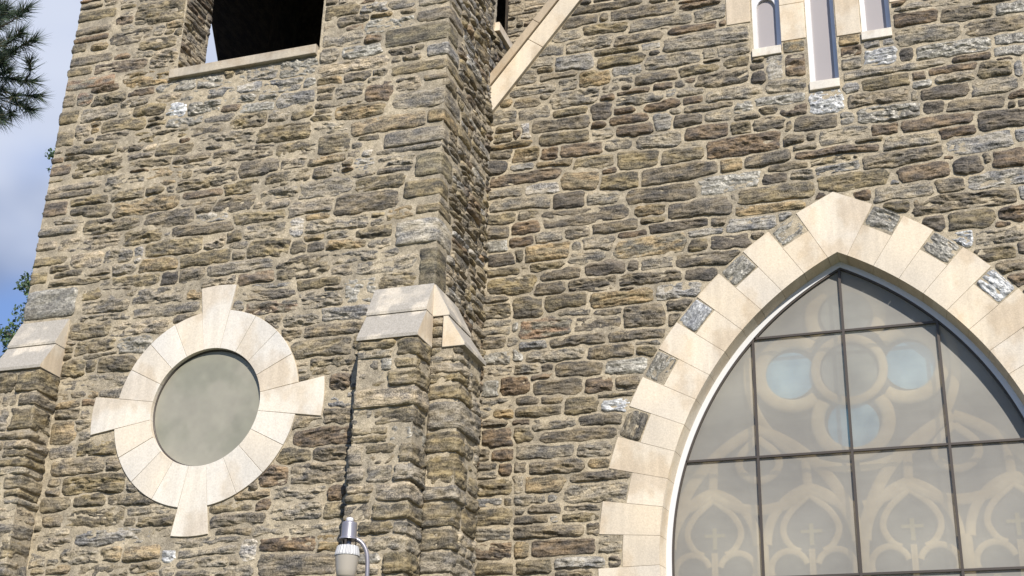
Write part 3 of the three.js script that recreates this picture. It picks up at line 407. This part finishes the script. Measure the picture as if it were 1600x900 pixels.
const side = new Panel({ o: new THREE.Vector3(X1, 0, 0), U: new THREE.Vector3(0, 0, -1), V: new THREE.Vector3(0, 1, 0), u0: -1.5, u1: 1.2, v0: 3.7, v1: 13.2, weight: 0.35,
  mask: (u, y) => (u > -SZ0 - 0.1 && y > SSIL - 0.13) || (u < -0.83 && y < 7.54), hole: (u, y) => u > -SZ0 + 0.02 && y > SSIL - 0.05 });
const front = new Panel({ o: new THREE.Vector3(0, 0, ZF), U: new THREE.Vector3(1, 0, 0), V: new THREE.Vector3(0, 1, 0), u0: X0, u1: X1, v0: 3.7, v1: 13.2, mask: frontMask, corner: [[X1, 1], [X0, -1]],
  hole: (x, y) => Math.hypot(x - TX, y - OY) < 0.8 || (x > OX0 + 0.02 && x < OX1 - 0.02 && y > SILL - 0.05),
  onQuoin: (s, dir) => { if (dir > 0) side.mark(-1.5 + s.d / 2, s.v, s.d, s.h, 0.012); } });
front.part = mesh('front_wall', front.sheet(0.03, 0.010, 8), M.mortar, tower);
side.part = mesh('side_wall', side.sheet(0.04, 0.010, 18), M.mortar, tower);
front.trace('-1044,1224,32,3r -1030,1199,56,16o -987,1182,24,9b -933,1184,77,29o -1031,1175,51,11d -1031,1162,46,9b -974,1154,61,17d -933,1155,14,9g -981,1167,16,8g -1051,1151,19,14o -1019,1148,21,6y -933,1135,51,14o -1023,1129,60,15d -984,1126,26,6b -952,1122,35,10g -920,1110,38,23t -1042,1113,36,12o -984,1111,78,15b -1026,1093,78,17r -935,1085,73,22y -1002,1081,38,8b -1052,1071,18,20d -1029,1070,21,13r -992,1063,44,12o -946,1067,34,7b -953,1052,37,9g -1049,1045,32,19o -1003,1044,53,16g -930,1036,43,14o -964,1021,64,15o -1027,1020,25,17t -1044,1015,27,23o -978,1008,46,9d -914,997,90,13o -909,1067,20,8m -881,1065,27,11m -846,1064,31,13m -808,1059,26,8m -775,1063,43,14l -867,1047,31,9m -829,1045,31,10l -789,1044,31,10l -902,1050,32,5t -888,1030,26,17M -850,1028,42,14m -810,1021,22,6b -801,1032,41,8m -775,1015,43,9m -876,1010,49,10m -826,1008,39,7g -842,995,39,12d -784,998,46,15o -811,976,75,19g -672,1134,47,16o -628,1129,40,12l -641,1142,21,3b -596,1129,37,7g -582,1115,16,4d -553,1104,40,18d -654,1117,42,12d -620,1117,25,4y -653,1105,21,6b -607,1101,68,20m -690,1111,13,11d -667,1093,52,16g -628,1084,21,10b -570,1082,89,29O -639,1070,50,15m -684,1071,19,17g -593,1061,33,7d -576,1050,20,7d -544,1054,26,16l -725,1061,46,19m -648,1051,93,16t -567,1034,72,15o -680,1035,31,8y -643,1036,35,9d -744,1040,51,14l -708,1035,12,11m -614,1036,18,7g -578,1013,26,17t -546,1017,24,7d -611,1007,40,24b -654,1015,37,15g -684,1023,21,7y -761,1027,19,7m -723,1018,50,16l -683,1014,19,6d -567,990,73,24g -644,1002,16,8g -684,1003,42,5d -638,988,61,17y -741,999,32,11g -711,998,35,11o -538,965,25,17y -601,963,96,18y -736,972,73,18o -675,970,43,13g -667,946,46,26o -624,950,24,5o -562,940,84,21g -1008,992,76,14o -1028,985,40,7d -947,987,36,7d -884,972,48,14o -987,965,75,21o -1044,969,27,15b -1049,984,21,8b -933,971,36,6t -915,960,60,10o -859,957,50,10d -787,953,80,15d -930,951,25,4b -847,947,39,6g -948,938,53,18g -893,939,46,23y -861,937,10,7o -821,936,60,9g -763,932,54,16d -1018,942,76,10t -1023,932,60,8d -835,921,86,17o -941,919,47,14o -905,920,23,9o -786,907,42,16o -833,906,51,10b -878,918,13,7g -995,919,52,8o -1043,914,34,19b -991,905,57,11o -913,900,88,23y -836,896,51,6t -794,888,56,18d -876,880,62,22d -833,885,17,7d -819,871,40,12l -755,865,67,12o -1021,895,39,7g -957,881,76,15o -1033,883,57,13g -829,859,82,14d -909,859,52,19o -879,859,8,8g -786,843,18,11o -748,846,50,15g -811,840,31,16t -985,860,89,16t -1045,864,25,12t -864,839,76,24o -779,832,23,5g -912,836,9,20w -941,838,35,13g -986,839,44,17t -819,821,65,18o -883,819,51,17y -777,817,14,8o -739,822,50,19o -1034,842,45,13o -931,818,30,11g -1021,832,27,9o -773,803,82,13g -1008,823,34,5o -836,802,33,15d -864,801,23,13k -1048,821,20,16o -966,816,37,8o -911,802,67,14o -990,812,85,7o -798,788,45,10t -752,788,46,11b -714,947,54,16o -675,929,45,10y -623,932,12,17w -571,927,86,9g -719,929,31,13t -723,913,53,15o -625,915,22,16l -586,913,39,11g -587,903,39,6d -549,903,28,29O -631,903,36,5d -674,891,66,19g -605,887,57,16o -550,873,50,21o -731,891,45,10g -734,879,31,11t -620,865,74,23d -690,868,54,14t -545,847,26,11o -577,845,29,10y -704,845,13,19w -655,842,79,13g -652,830,26,7g -607,825,39,10o -553,820,56,30W -700,818,14,10o -641,815,47,8y -600,811,25,8g -630,799,56,11g -691,793,65,27o -590,783,74,14g -642,783,27,8t -576,764,45,16o -618,758,38,28m -529,775,42,47O -671,771,51,10o -727,774,52,4l -1023,785,68,38m -968,791,28,11o -948,775,60,18g -877,777,69,19g -919,785,26,7g -830,774,16,9y -938,796,44,4d -864,760,84,14g -945,759,69,7g -962,745,56,18o -899,742,78,15t -837,748,25,9d -954,723,51,16o -902,721,46,18m -979,697,29,22o -954,699,12,11o -922,698,46,20o -946,679,91,16g -976,666,38,9d -922,663,29,8g -977,654,30,6y -951,654,15,6b -975,643,30,10o -953,643,10,13t -977,620,31,26y -955,629,17,9g -942,713,49,4g -771,754,16,11g -732,765,66,12d -726,749,65,12r -665,751,52,17g -650,762,21,3d -634,730,55,15l -722,731,19,13d -688,729,43,15g -646,714,69,14d -698,711,19,14d -660,693,69,19o -644,672,53,14o -633,651,20,15b -631,631,26,14l -634,613,31,17d -669,609,32,13d -646,591,70,21b -974,599,31,12t -930,598,49,14o -950,580,66,17d -904,579,18,12d -978,563,11,9d -927,557,78,19o -976,551,16,7d -928,540,38,13o -972,537,35,12o -873,537,60,10o -875,551,14,7g -919,520,75,18o -849,524,53,7g -972,518,22,10d -841,512,45,9o -884,496,103,16l -836,495,35,10o -965,491,37,12t -930,479,50,15g -851,477,45,14y -892,480,25,14y -818,474,18,12M -782,485,92,6g -773,475,70,7g -724,475,14,18w -776,464,57,7g -740,464,9,6d -847,463,35,6d -898,460,61,10o -740,453,43,6g -749,523,47,7o -739,506,61,10d -742,496,38,6d -725,544,11,10d -725,533,40,8y -680,573,35,16o -639,573,38,15d -705,552,35,18b -650,552,63,21d -671,531,61,14g -628,530,20,13b -709,522,18,10b -674,514,60,17g -628,511,23,13o -701,495,35,11g -649,493,60,10g -677,480,64,13b -632,474,21,8y -633,484,25,5y -665,457,86,20d', { seed: 21, gap: 0.008, rise: 0.018, amp: 0.021, base: -0.008 });
front.settle({ grow: 0.04, joint: 0.018, wob: 0.06 });
front.fill({ seed: 22, tries: 70000, long: 0.42, gap: 0.012, rise: 0.018, amp: 0.018, base: -0.009, colors: 'oogtdgbotyo' });
front.settle({ grow: 0.04, joint: 0.018, wob: 0.06 });
side.fill({ seed: 23, tries: 60000, long: 0.4, gap: 0.010, rise: 0.026, amp: 0.017, base: -0.004, colors: 'ogdgbodtl' });
side.settle({ grow: 0.03, joint: 0.014, wob: 0.05 });
const jamb = new Panel({ o: new THREE.Vector3(OX0, 0, 0), U: new THREE.Vector3(0, 0, -1), V: new THREE.Vector3(0, 1, 0), u0: -1.5, u1: -0.9, v0: SILL, v1: 13.2, mask: () => false });
const farJamb = new Panel({ o: new THREE.Vector3(0, 0, SZ1), U: new THREE.Vector3(1, 0, 0), V: new THREE.Vector3(0, 1, 0), u0: X1 - 0.6, u1: X1, v0: SSIL, v1: 15.2, mask: () => false });
for (const [p, s] of [[jamb, 31], [farJamb, 33]]) { p.part = mesh('jamb', p.sheet(0.04, 0.010, s), M.mortar, tower); p.fill({ seed: s, tries: 14000, long: 0.4, gap: 0.010, rise: 0.022, amp: 0.013, base: -0.005, colors: 'ogtdgbtt' }); p.settle({ grow: 0.03, joint: 0.014, wob: 0.05 }); p.weight = 0.6; }
// body of the tower: four walls, floor and roof of the belfry
for (const b of [
  [X0 + 0.01, X1 - 0.01, -0.2, SILL - 0.14, ZF - 0.6, ZF - 0.15], [X0 + 0.01, TX - 1.2, -0.2, SILL - 0.14, ZF - 0.149, ZF - 0.02], [TX + 1.2, X1 - 0.01, -0.2, SILL - 0.14, ZF - 0.149, ZF - 0.02], [TX - 1.19, TX + 1.19, -0.2, OY - 1.2, ZF - 0.149, ZF - 0.02], [TX - 1.19, TX + 1.19, OY + 1.2, SILL - 0.14, ZF - 0.149, ZF - 0.02],
  [X0 + 0.01, OX0 - 0.012, SILL - 0.139, 16.5, ZF - 0.6, ZF - 0.02], [OX1 + 0.012, X1 - 0.01, SILL - 0.139, 16.5, ZF - 0.6, ZF - 0.02], [OX0 - 0.011, OX1 + 0.011, 14.2, 16.5, ZF - 0.6, ZF - 0.02],
  [X1 - 0.6, X1 - 0.02, -0.2, SSIL - 0.14, ZB, ZF - 0.61], [X1 - 0.6, X1 - 0.02, SSIL - 0.139, 16.5, SZ0 + 0.0, ZF - 0.61], [X1 - 0.6, X1 - 0.02, SSIL - 0.139, 16.5, ZB, SZ1 - 0.02], [X1 - 0.6, X1 - 0.02, 15.3, 16.5, SZ1 - 0.019, SZ0 - 0.001],
  [X0 + 0.01, X0 + 0.6, -0.2, SILL - 0.14, ZB, ZF - 0.61], [X0 + 0.01, X0 + 0.6, SILL - 0.139, 16.5, SZ0, ZF - 0.61], [X0 + 0.01, X0 + 0.6, SILL - 0.139, 16.5, ZB, SZ1], [X0 + 0.01, X0 + 0.6, 15.3, 16.5, SZ1 + 0.001, SZ0 - 0.001],
  [X0 + 0.61, X1 - 0.61, -0.2, 16.5, ZB, ZB + 0.6]]) mesh('wall_core', uvWorld(box(...b)), M.mortar, tower);
mesh('belfry_shade_lining', mergeGeometries([box(X0 + 0.62, X1 - 0.62, SILL - 0.3, 15.5, ZB + 0.61, ZB + 0.66), box(X0 + 0.61, X1 - 0.61, SILL - 0.35, SILL - 0.16, ZB + 0.67, ZF - 0.61), box(X0 + 0.605, X0 + 0.65, SILL - 0.14, 15.5, ZB + 0.67, SZ1 - 0.01), box(X1 - 0.65, X1 - 0.605, SILL - 0.14, 15.5, ZB + 0.67, SZ1 - 0.01)]), M.dark, tower);  // added lining; the dark of the unlit belfry is put into its colour
{ // added panel, belfry shade in its colour, across most of far opening, raking edge
  const e = [[-0.20, 13.87], [-1.85, 11.15]]; const g = extrude([[-e[0][0], e[0][1]], [-e[0][0], 15.5], [3.1, 15.5], [3.1, SILL - 0.1], [-e[1][0], SILL - 0.1], [-e[1][0], e[1][1]]].reverse(), 0.04, 0, 0.002); g.rotateY(Math.PI / 2); g.translate(X0 + 0.605, 0, 0); mesh('belfry_shade_panel', g, M.dark, tower);
  mesh('belfry_shade_lining', mergeGeometries([box(OX1 + 0.05, X1 - 0.61, SILL - 0.14, 15.5, ZF - 0.66, ZF - 0.615), box(X1 - 0.66, X1 - 0.605, SILL - 0.14, SSIL - 0.15, SZ1 - 0.009, ZF - 0.67)]), M.dark, tower);  // rest of the added lining, darkened for the shade inside
}
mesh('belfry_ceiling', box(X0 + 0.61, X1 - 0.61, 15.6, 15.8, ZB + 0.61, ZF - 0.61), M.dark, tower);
mesh('tower_roof', box(X0 - 0.1, X1 + 0.1, 16.51, 16.8, ZB - 0.1, ZF + 0.1), M.weather, tower);
mesh('belfry_sill', uvWorld(extrude([[-9.04, 10.752], [-7.005, 10.752], [-7.005, SILL], [-9.04, SILL]], 0.66, 0.9, 0.008)), std({ color: L(0.56, 0.50, 0.41), map: limeMap, bumpMap: limeBump, bumpScale: 0.004 }), tower);
{ const g = extrude([[-1.08, SSIL - 0.128], [1.08, SSIL - 0.128], [1.08, SSIL], [-1.08, SSIL]], 0.65, 0, 0.008); g.rotateY(Math.PI / 2); g.translate(X1 - 0.585, 0, (SZ0 + SZ1) / 2); mesh('belfry_sill', uvWorld(g), M.lime[0], tower); }

// -- round window: twenty limestone wedges, every fifth one long
const ocu = new THREE.Group(); ocu.name = 'round_window'; ocu.position.set(TX, OY, ZF); put(tower, ocu);
for (let k = 0; k < 20; k++) {
  const a0 = (k * 18 - 9 + 0.12) * Math.PI / 180, a1 = (k * 18 + 9 - 0.12) * Math.PI / 180, r1 = k % 5 === 0 ? 1.45 : 1.14, n = 8, p = [];
  for (let i = 0; i <= n; i++) p.push([TX + 0.68 * Math.cos(lerp(a0, a1, i / n)), OY + 0.68 * Math.sin(lerp(a0, a1, i / n))]);
  for (let i = n; i >= 0; i--) p.push([TX + r1 * Math.cos(lerp(a0, a1, i / n)), OY + r1 * Math.sin(lerp(a0, a1, i / n))]);
  mesh(k % 5 ? 'ring_stone' : 'keystone', uvWorld(extrude(p.reverse(), 0.15, ZF - 0.13 + (k * 7 % 3) * 0.001, 0.003), 0.6), M.limeWhite[(k * 7 + (k >> 2)) % 3], ocu);
}
{
  const ring = new THREE.RingGeometry(0.72, 1.12, 60); ring.translate(TX, OY, ZF - 0.004); mesh('joint_bed', uvWorld(ring), M.gap, ocu);
  const fr = new THREE.TorusGeometry(0.675, 0.012, 8, 64); fr.translate(TX, OY, ZF - 0.043); mesh('frame', fr, M.bronze, ocu);
  const d = new THREE.CircleGeometry(0.685, 64); d.translate(TX, OY, ZF - 0.045);
  const t = dataTex(256, (u, v) => { const n = fbm(u * 4, v * 4, 40, 4, 4, 4), c = sm(clamp((n - 0.40) * 4, 0, 1)); const q = fbm(u * 14, v * 14, 77, 3, 14, 14) - 0.5; return [lerp(0.74, 0.685, c) + q * 0.08, lerp(0.735, 0.69, c) + q * 0.08, lerp(0.685, 0.635, c) + q * 0.07]; }, true);
  mesh('pane', uvWorld(d, 0.7), std({ color: L(0.62, 0.60, 0.57), map: t, roughness: 0.4 }), ocu);
}

// -- buttresses: one course upon another of corner blocks, with weathered caps
const butStones = [];
function buttress(name, x0, x1, z0, z1, courses, colors, seed, across) {
  const R = rng(seed), core = mesh(name, uvWorld(box(x0 + 0.012, x1 - 0.012, -0.1, courses[0], z0, z1 - 0.012)), M.mortar, tower);
  for (let k = 0; k < courses.length - 1; k++) {
    const y1 = courses[k] - 0.010, y0 = courses[k + 1] + 0.012; const cuts = [0]; const n = R() < 0.2 ? 1 : R() < 0.75 ? 2 : 3; for (let i = 1; i < n; i++) cuts.push(clamp(i / n + (R() - 0.5) * 0.7 / n, 0.15, 0.85)); cuts.push(1);
    for (let i = 0; i < cuts.length - 1; i++) {
      const g = 0.026, jx = (R() - 0.45) * 0.035; let a = [x0 - 0.012, x1 + 0.014 + jx, z0, z1 + 0.014 + jx];
      if (across === 'x') { const w = x1 - x0 + 0.024; a[0] = x0 - 0.012 + w * cuts[i] + (i ? g / 2 : 0); a[1] = x0 - 0.012 + w * cuts[i + 1] - (i < cuts.length - 2 ? g / 2 : -jx); }
      else { const w = z1 - z0 + 0.02; a[2] = z1 + 0.012 - w * cuts[i + 1] + (i < cuts.length - 2 ? g / 2 : 0); a[3] = z1 + 0.012 - w * cuts[i] - (i ? g / 2 : -jx); }
      const hh = y1 - y0, sub = hh > 0.15 && R() < 0.3 ? 2 : 1;
      for (let s = 0; s < sub; s++) { const b0 = y0 + hh * s / sub + (s ? 0.006 : 0), b1 = y0 + hh * (s + 1) / sub - (s < sub - 1 ? 0.006 : 0); butStones.push({ id: stoneId++, blockSize: [a[1] - a[0], b1 - b0, a[3] - a[2]], pos: [(a[0] + a[1]) / 2, (b0 + b1) / 2, (a[2] + a[3]) / 2], c: colors[Math.floor(R() * colors.length)], parent: core, amp: 0.032 }); }
    }
  }
  return core;
}
const more = c => { const a = [...c]; while (a[a.length - 1] > 3.8) a.push(a[a.length - 1] - 0.19); return a; };
const capProfile = y => [[[-0.02, y], [0.02, y], [0.195, y - 0.345], [0.195, y - 0.375], [-0.02, y - 0.375]], [[-0.02, y - 0.379], [0.182, y - 0.379], [0.385, y - 0.70], [0.385, y - 0.735], [-0.02, y - 0.735]]];
const bl = buttress('buttress', X0, -9.95, ZF, 1.86, more([6.88, 6.6, 6.44, 6.15, 6.04, 5.83, 5.63, 5.47, 5.29, 5.11, 4.93, 4.7]), 'oggotdo', 41, 'x');
const br = buttress('buttress', -5.99, X1, ZF, 1.86, more([6.80, 6.59, 6.45, 6.27, 6.05, 5.86, 5.68, 5.45, 5.26, 5.06, 4.88, 4.73, 4.57, 4.34]), 'ogodogmgty', 42, 'x');
const bs = buttress('buttress', X1, -4.975, 0.85, ZF, more([6.80, 6.62, 6.39, 6.21, 5.88, 5.64, 5.31, 5.14, 4.87, 4.64, 4.4]), 'ogogtgo', 43, 'z');
for (const [par, x0, x1, y] of [[bl, X0 - 0.005, -9.945, 7.62], [br, -6.0, -5.305, 7.54]]) capProfile(y).forEach((p) => {
  const g = extrude(p.map(q => [q[0], q[1]]), x1 - x0, 0, 0.006); g.rotateY(-Math.PI / 2); g.translate(x1, 0, ZF); // profile x -> +z
  mesh('cap_stone', uvWorld(g), [M.lime[0], M.weather], par);
});
capProfile(7.53).forEach((p, k) => { const g = extrude(p.map(q => [k && q[0] < 0 ? 0.125 : q[0], q[1]]), 0.665, 0, 0.006); g.translate(X1, 0, 0.845); mesh('cap_stone', uvWorld(g), [M.lime[k], M.weather], bs); });
{ const s = []; for (const [y0, y1, c] of [[6.81, 6.92, 't'], [6.93, 7.05, 'o'], [7.06, 7.15, 't']]) butStones.push({ id: stoneId++, blockSize: [0.13, y1 - y0, 0.64], pos: [X1 + 0.055, (y0 + y1) / 2, 1.185], c, parent: bs, amp: 0.01 }); }
tone = 1.36; bed = 0.34; layStones(tower, [...front.stones, ...side.stones, ...jamb.stones, ...farJamb.stones, ...butStones], 296);

// ================================================================ yard light on its bent pipe
{
  const lx = -5.71, lz = 2.3, lamp = thing('wall_lamp', [lx, 4.0, lz], 'grey dusk to dawn yard light with ribbed bowl on a bent pipe arm', 'lamp');
  const lathe = (pts, seg = 40) => { const g = new THREE.LatheGeometry(pts.map(p => new THREE.Vector2(...p)), seg); g.translate(lx, 0, lz); return g; };
  const grey = std({ color: L(0.30, 0.29, 0.32), roughness: 0.38, metalness: 0.5 }), cap = std({ color: L(0.72, 0.72, 0.74), roughness: 0.5 });
  const bowl = new THREE.MeshPhysicalMaterial({ color: L(0.40, 0.365, 0.31), roughness: 0.25, clearcoat: 0.4, clearcoatRoughness: 0.2 });
  mesh('photocell', lathe([[0, 4.802], [0.028, 4.802], [0.034, 4.796], [0.035, 4.757], [0, 4.757]]), cap, lamp);
  mesh('ballast_housing', lathe([[0, 4.762], [0.055, 4.762], [0.070, 4.756], [0.073, 4.74], [0.075, 4.62], [0.088, 4.606], [0.092, 4.592], [0.088, 4.588], [0, 4.60]]), grey, lamp);
  mesh('socket', lathe([[0, 4.60], [0.03, 4.60], [0.03, 4.50], [0, 4.50]]), grey, lamp);
  for (const a of [0.3, 2.2, 4.4]) { const g = new THREE.BoxGeometry(0.02, 0.11, 0.006); g.translate(0, 4.55, 0.075); g.rotateY(a + 2.0); g.translate(lx, 0, lz); mesh('bracket', g, M.bronze, lamp); }
  const rib = new THREE.LatheGeometry([[0.098, 4.528], [0.104, 4.52], [0.118, 4.455], [0.122, 4.435], [0.112, 4.43], [0.09, 4.52], [0.098, 4.528]].map(p => new THREE.Vector2(...p)), 96);
  { const p = rib.attributes.position; for (let i = 0; i < p.count; i++) { const a = Math.round(Math.atan2(p.getZ(i), p.getX(i)) / (2 * Math.PI) * 96); if (((a % 4) + 4) % 4 < 2 && p.getY(i) > 4.44) { p.setX(i, p.getX(i) * 0.93); p.setZ(i, p.getZ(i) * 0.93); } } rib.computeVertexNormals(); rib.translate(lx, 0, lz); }
  mesh('refractor_rim', rib, std({ color: L(0.46, 0.46, 0.46), roughness: 0.35 }), lamp);
  mesh('bowl', lathe([[0.114, 4.432], [0.113, 4.42], [0.098, 4.30], [0.088, 4.25], [0.07, 4.22], [0, 4.21]]), bowl, lamp);
  const c = new THREE.CatmullRomCurve3([[lx + 0.07, 4.60, lz - 0.01], [lx + 0.12, 4.57, lz - 0.03], [lx + 0.165, 4.50, lz - 0.05], [lx + 0.185, 4.40, lz - 0.06], [lx + 0.19, 4.15, lz - 0.07], [lx + 0.19, 3.95, lz - 0.10], [lx + 0.17, 3.80, lz - 0.25], [lx + 0.16, 3.75, 1.84]].map(p => new THREE.Vector3(...p)));
  mesh('arm', new THREE.TubeGeometry(c, 60, 0.021, 14), grey, lamp);
}

// ================================================================ trees
function pine(name, label) {
  const R = rng(91), t = thing(name, [-9.4, 0, 5.4], label, 'tree');
  const bark = std({ color: L(0.12, 0.085, 0.06), map: stoneMap, bumpMap: stoneBump, bumpScale: 0.02 });
  mesh('trunk', new THREE.TubeGeometry(new THREE.CatmullRomCurve3([[-9.4, -0.1, 5.4], [-9.3, 4, 5.5], [-9.45, 8, 5.4], [-9.4, 12, 5.4]].map(p => new THREE.Vector3(...p))), 24, 0.17, 10), bark, t);
  const V = (x, y, z) => new THREE.Vector3(x, y, z), tips = [], limbs = [];
  const limb = (pts, r) => { const g = new THREE.TubeGeometry(new THREE.CatmullRomCurve3(pts), 16, r, 6); limbs.push(g); };
  for (const [a, b] of [[V(-9.35, 7.9, 5.4), V(-6.92, 7.40, 6.8)], [V(-9.4, 8.3, 5.4), V(-6.86, 7.72, 6.9)], [V(-9.3, 7.2, 5.45), V(-6.95, 7.02, 6.72)]]) { const m = a.clone().lerp(b, 0.55).add(V(0, 0.12, 0)); limb([a, m, b], 0.022); const cv = new THREE.CatmullRomCurve3([a, m, b]); for (let k = 0; k < 16; k++) { const o = cv.getPoint(0.35 + 0.52 * k / 16), d = V(0.5 + 0.4 * R(), R() - 0.45, R() - 0.5).normalize(), e = o.clone().addScaledVector(d, 0.22 + 0.2 * R()); limb([o, o.clone().lerp(e, 0.5).add(V(0, 0.02, 0)), e], 0.005); tips.push([o.clone().lerp(e, 0.45), e, d]); } }
  const spots = [[-6.816,7.818,6.811,1.0,0.545,0.318,0.156],[-6.581,7.745,6.85,1.0,0.645,0.164,0.13],[-6.845,7.659,6.808,1.0,0.052,0.252,0.168],[-6.566,7.498,6.881,1.0,0.282,0.381,0.124],[-6.521,7.493,6.768,1.0,0.303,0.001,0.14],[-6.657,7.387,6.809,1.0,0.004,0.59,0.125],[-6.434,7.223,6.868,1.0,0.093,1.362,0.152],[-6.708,7.283,6.852,1.0,-0.214,0.963,0.151],[-6.616,7.238,6.587,1.0,-0.194,-0.156,0.145],[-6.707,7.227,6.661,1.0,-0.164,-0.346,0.151],[-6.63,7.172,6.487,1.0,-0.112,-0.249,0.13],[-6.748,7.107,6.729,1.0,-0.177,0.198,0.141],[-6.749,7.103,6.492,1.0,-0.57,-0.082,0.149],[-6.832,7.026,6.52,0.7,-0.672,0.718,0.124],[-6.829,6.988,6.645,0.4,-0.718,-0.06,0.165],[-6.57,6.973,6.594,1.0,-0.565,0.362,0.147],[-6.61,7.584,7.114,1.0,0.644,0.823,0.158],[-6.628,7.296,7.034,1.0,0.333,0.022,0.146],[-6.698,7.488,6.845,1.0,0.196,0.789,0.161],[-6.713,7.246,6.774,1.0,-0.178,0.52,0.127],[-6.632,7.03,6.729,1.0,-0.387,0.659,0.129],[-6.769,6.885,6.648,0.8,-0.541,-0.272,0.142]];
  for (const [x, y, z, dx, dy, dz, len] of spots) { const b = V(x, y, z), d = V(dx, dy, dz).normalize(), a = b.clone().addScaledVector(d, -len); limb([a.clone().addScaledVector(d, -0.25).add(V(-0.1, 0.05, 0)), a, b], 0.0055); tips.push([a, b, d]); }
  mesh('branches', mergeGeometries(limbs), bark, t);
  const pos = [], col = [], nor = []; const C = [L(0.04, 0.075, 0.04), L(0.075, 0.105, 0.055), L(0.06, 0.08, 0.06), L(0.13, 0.115, 0.07)];
  for (const [a, b, d] of tips) for (let k = 0; k < 105; k++) {
    const f = Math.pow(R(), 0.8), o = a.clone().lerp(b, f), q = V(R() - 0.5, R() - 0.5, R() - 0.5).normalize(), dir = d.clone().multiplyScalar(0.75 + 0.9 * f * f).addScaledVector(q, 0.95).normalize(), len = 0.10 + 0.075 * R();
    const s = V(R() - 0.5, R() - 0.5, R() - 0.5).cross(dir).normalize(), s2 = s.clone().cross(dir), w = 0.0034, e = o.clone().addScaledVector(dir, len).add(V(0, -0.008 * R(), 0)), c = C[Math.floor(R() * 3.3)];
    const c3 = [o.clone().addScaledVector(s, w), o.clone().addScaledVector(s, -w * 0.5).addScaledVector(s2, w * 0.87), o.clone().addScaledVector(s, -w * 0.5).addScaledVector(s2, -w * 0.87)];
    for (let i = 0; i < 3; i++) { for (const p of [c3[i], c3[(i + 1) % 3], e]) { pos.push(p.x, p.y, p.z); col.push(c.r, c.g, c.b); } }
  }
  const g = new THREE.BufferGeometry(); g.setAttribute('position', new THREE.Float32BufferAttribute(pos, 3)); g.setAttribute('color', new THREE.Float32BufferAttribute(col, 3)); g.computeVertexNormals();
  mesh('crown', g, std({ vertexColors: true, roughness: 0.6 }), t);
}
pine('pine_tree', 'pine tree with long needle tufts hanging into the upper left');
{
  const R = rng(55), base = [-17.9, 0, -9.2], t = thing('leafy_tree', base, 'green leafy tree behind the tower, peeping out past its left edge', 'tree');
  const bark = std({ color: L(0.14, 0.11, 0.08), map: stoneMap }), V = (x, y, z) => new THREE.Vector3(x, y, z);
  mesh('trunk', new THREE.TubeGeometry(new THREE.CatmullRomCurve3([V(-17.9, -0.1, -9.2), V(-17.8, 5, -9.2), V(-17.95, 11, -9.1), V(-17.8, 17.4, -9.2)]), 20, 0.16, 8), bark, t);
  const clumps = [[-19.465,16.891,-8.87,0.16],[-19.257,16.45,-8.794,0.14],[-19.196,15.244,-8.79,0.12],[-19.12,13.52,-8.549,0.22],[-19.264,13.383,-8.51,0.16],[-19.26,12.788,-8.688,0.28],[-19.584,12.475,-8.958,0.3],[-19.431,11.963,-8.634,0.3],[-19.669,12.369,-8.661,0.2],[-18.998,12.272,-8.587,0.2]];
  for (let k = 0; k < 46; k++) { const y = 9 + R() * 9, w = 0.5 + (18.5 - y) * 0.14; clumps.push([-17.75 + R() * w, y, -9.2 + (R() - 0.5) * 2 * w, 0.3 + 0.35 * R()]); }
  for (const c of clumps.slice(0, 10)) for (const f of [0.3, 0.55, 0.78]) clumps.push([lerp(-17.9, c[0], f), c[1] - 1.1 * (1 - f) * 0.8, lerp(-9.15, c[2], f), 0.3]);
  const limbs = clumps.map(c => new THREE.TubeGeometry(new THREE.CatmullRomCurve3([V(-17.9, c[1] - 1.1, -9.15), V((c[0] - 17.9) / 2, c[1] - 0.42, (c[2] - 9.15) / 2), V(c[0], c[1], c[2])]), 8, 0.022, 5));
  mesh('branches', mergeGeometries(limbs), bark, t);
  const pos = [], col = [], cs = [L(0.08, 0.15, 0.045), L(0.06, 0.115, 0.045), L(0.12, 0.19, 0.06), L(0.08, 0.13, 0.085)];
  for (const [x, y, z, r] of clumps) for (let k = 0; k < 420 * r; k++) {
    const q = V(R() - 0.5, R() - 0.5, R() - 0.5).normalize().multiplyScalar(r * Math.cbrt(R())), o = V(x, y, z).add(q), d = V(R() - 0.5, R() - 0.6, R() - 0.5).normalize(), s = V(R() - 0.5, R() - 0.5, R() - 0.5).cross(d).normalize(), l = 0.07 + 0.05 * R(), w = l * 0.34, c = cs[Math.floor(R() * 4)];
    const a = o, b = o.clone().addScaledVector(d, l * 0.5).addScaledVector(s, w), e = o.clone().addScaledVector(d, l), f = o.clone().addScaledVector(d, l * 0.5).addScaledVector(s, -w);
    for (const p of [a, b, e, a, e, f]) { pos.push(p.x, p.y, p.z); col.push(c.r, c.g, c.b); }
  }
  const g = new THREE.BufferGeometry(); g.setAttribute('position', new THREE.Float32BufferAttribute(pos, 3)); g.setAttribute('color', new THREE.Float32BufferAttribute(col, 3)); g.computeVertexNormals();
  mesh('crown', g, new THREE.MeshPhysicalMaterial({ vertexColors: true, roughness: 0.9, transmission: 0.35, thickness: 0, side: THREE.DoubleSide }), t);
}

scene.traverse(o => { if (o.isMesh) { o.castShadow = true; o.receiveShadow = true; } });
renderer.render(scene, camera);
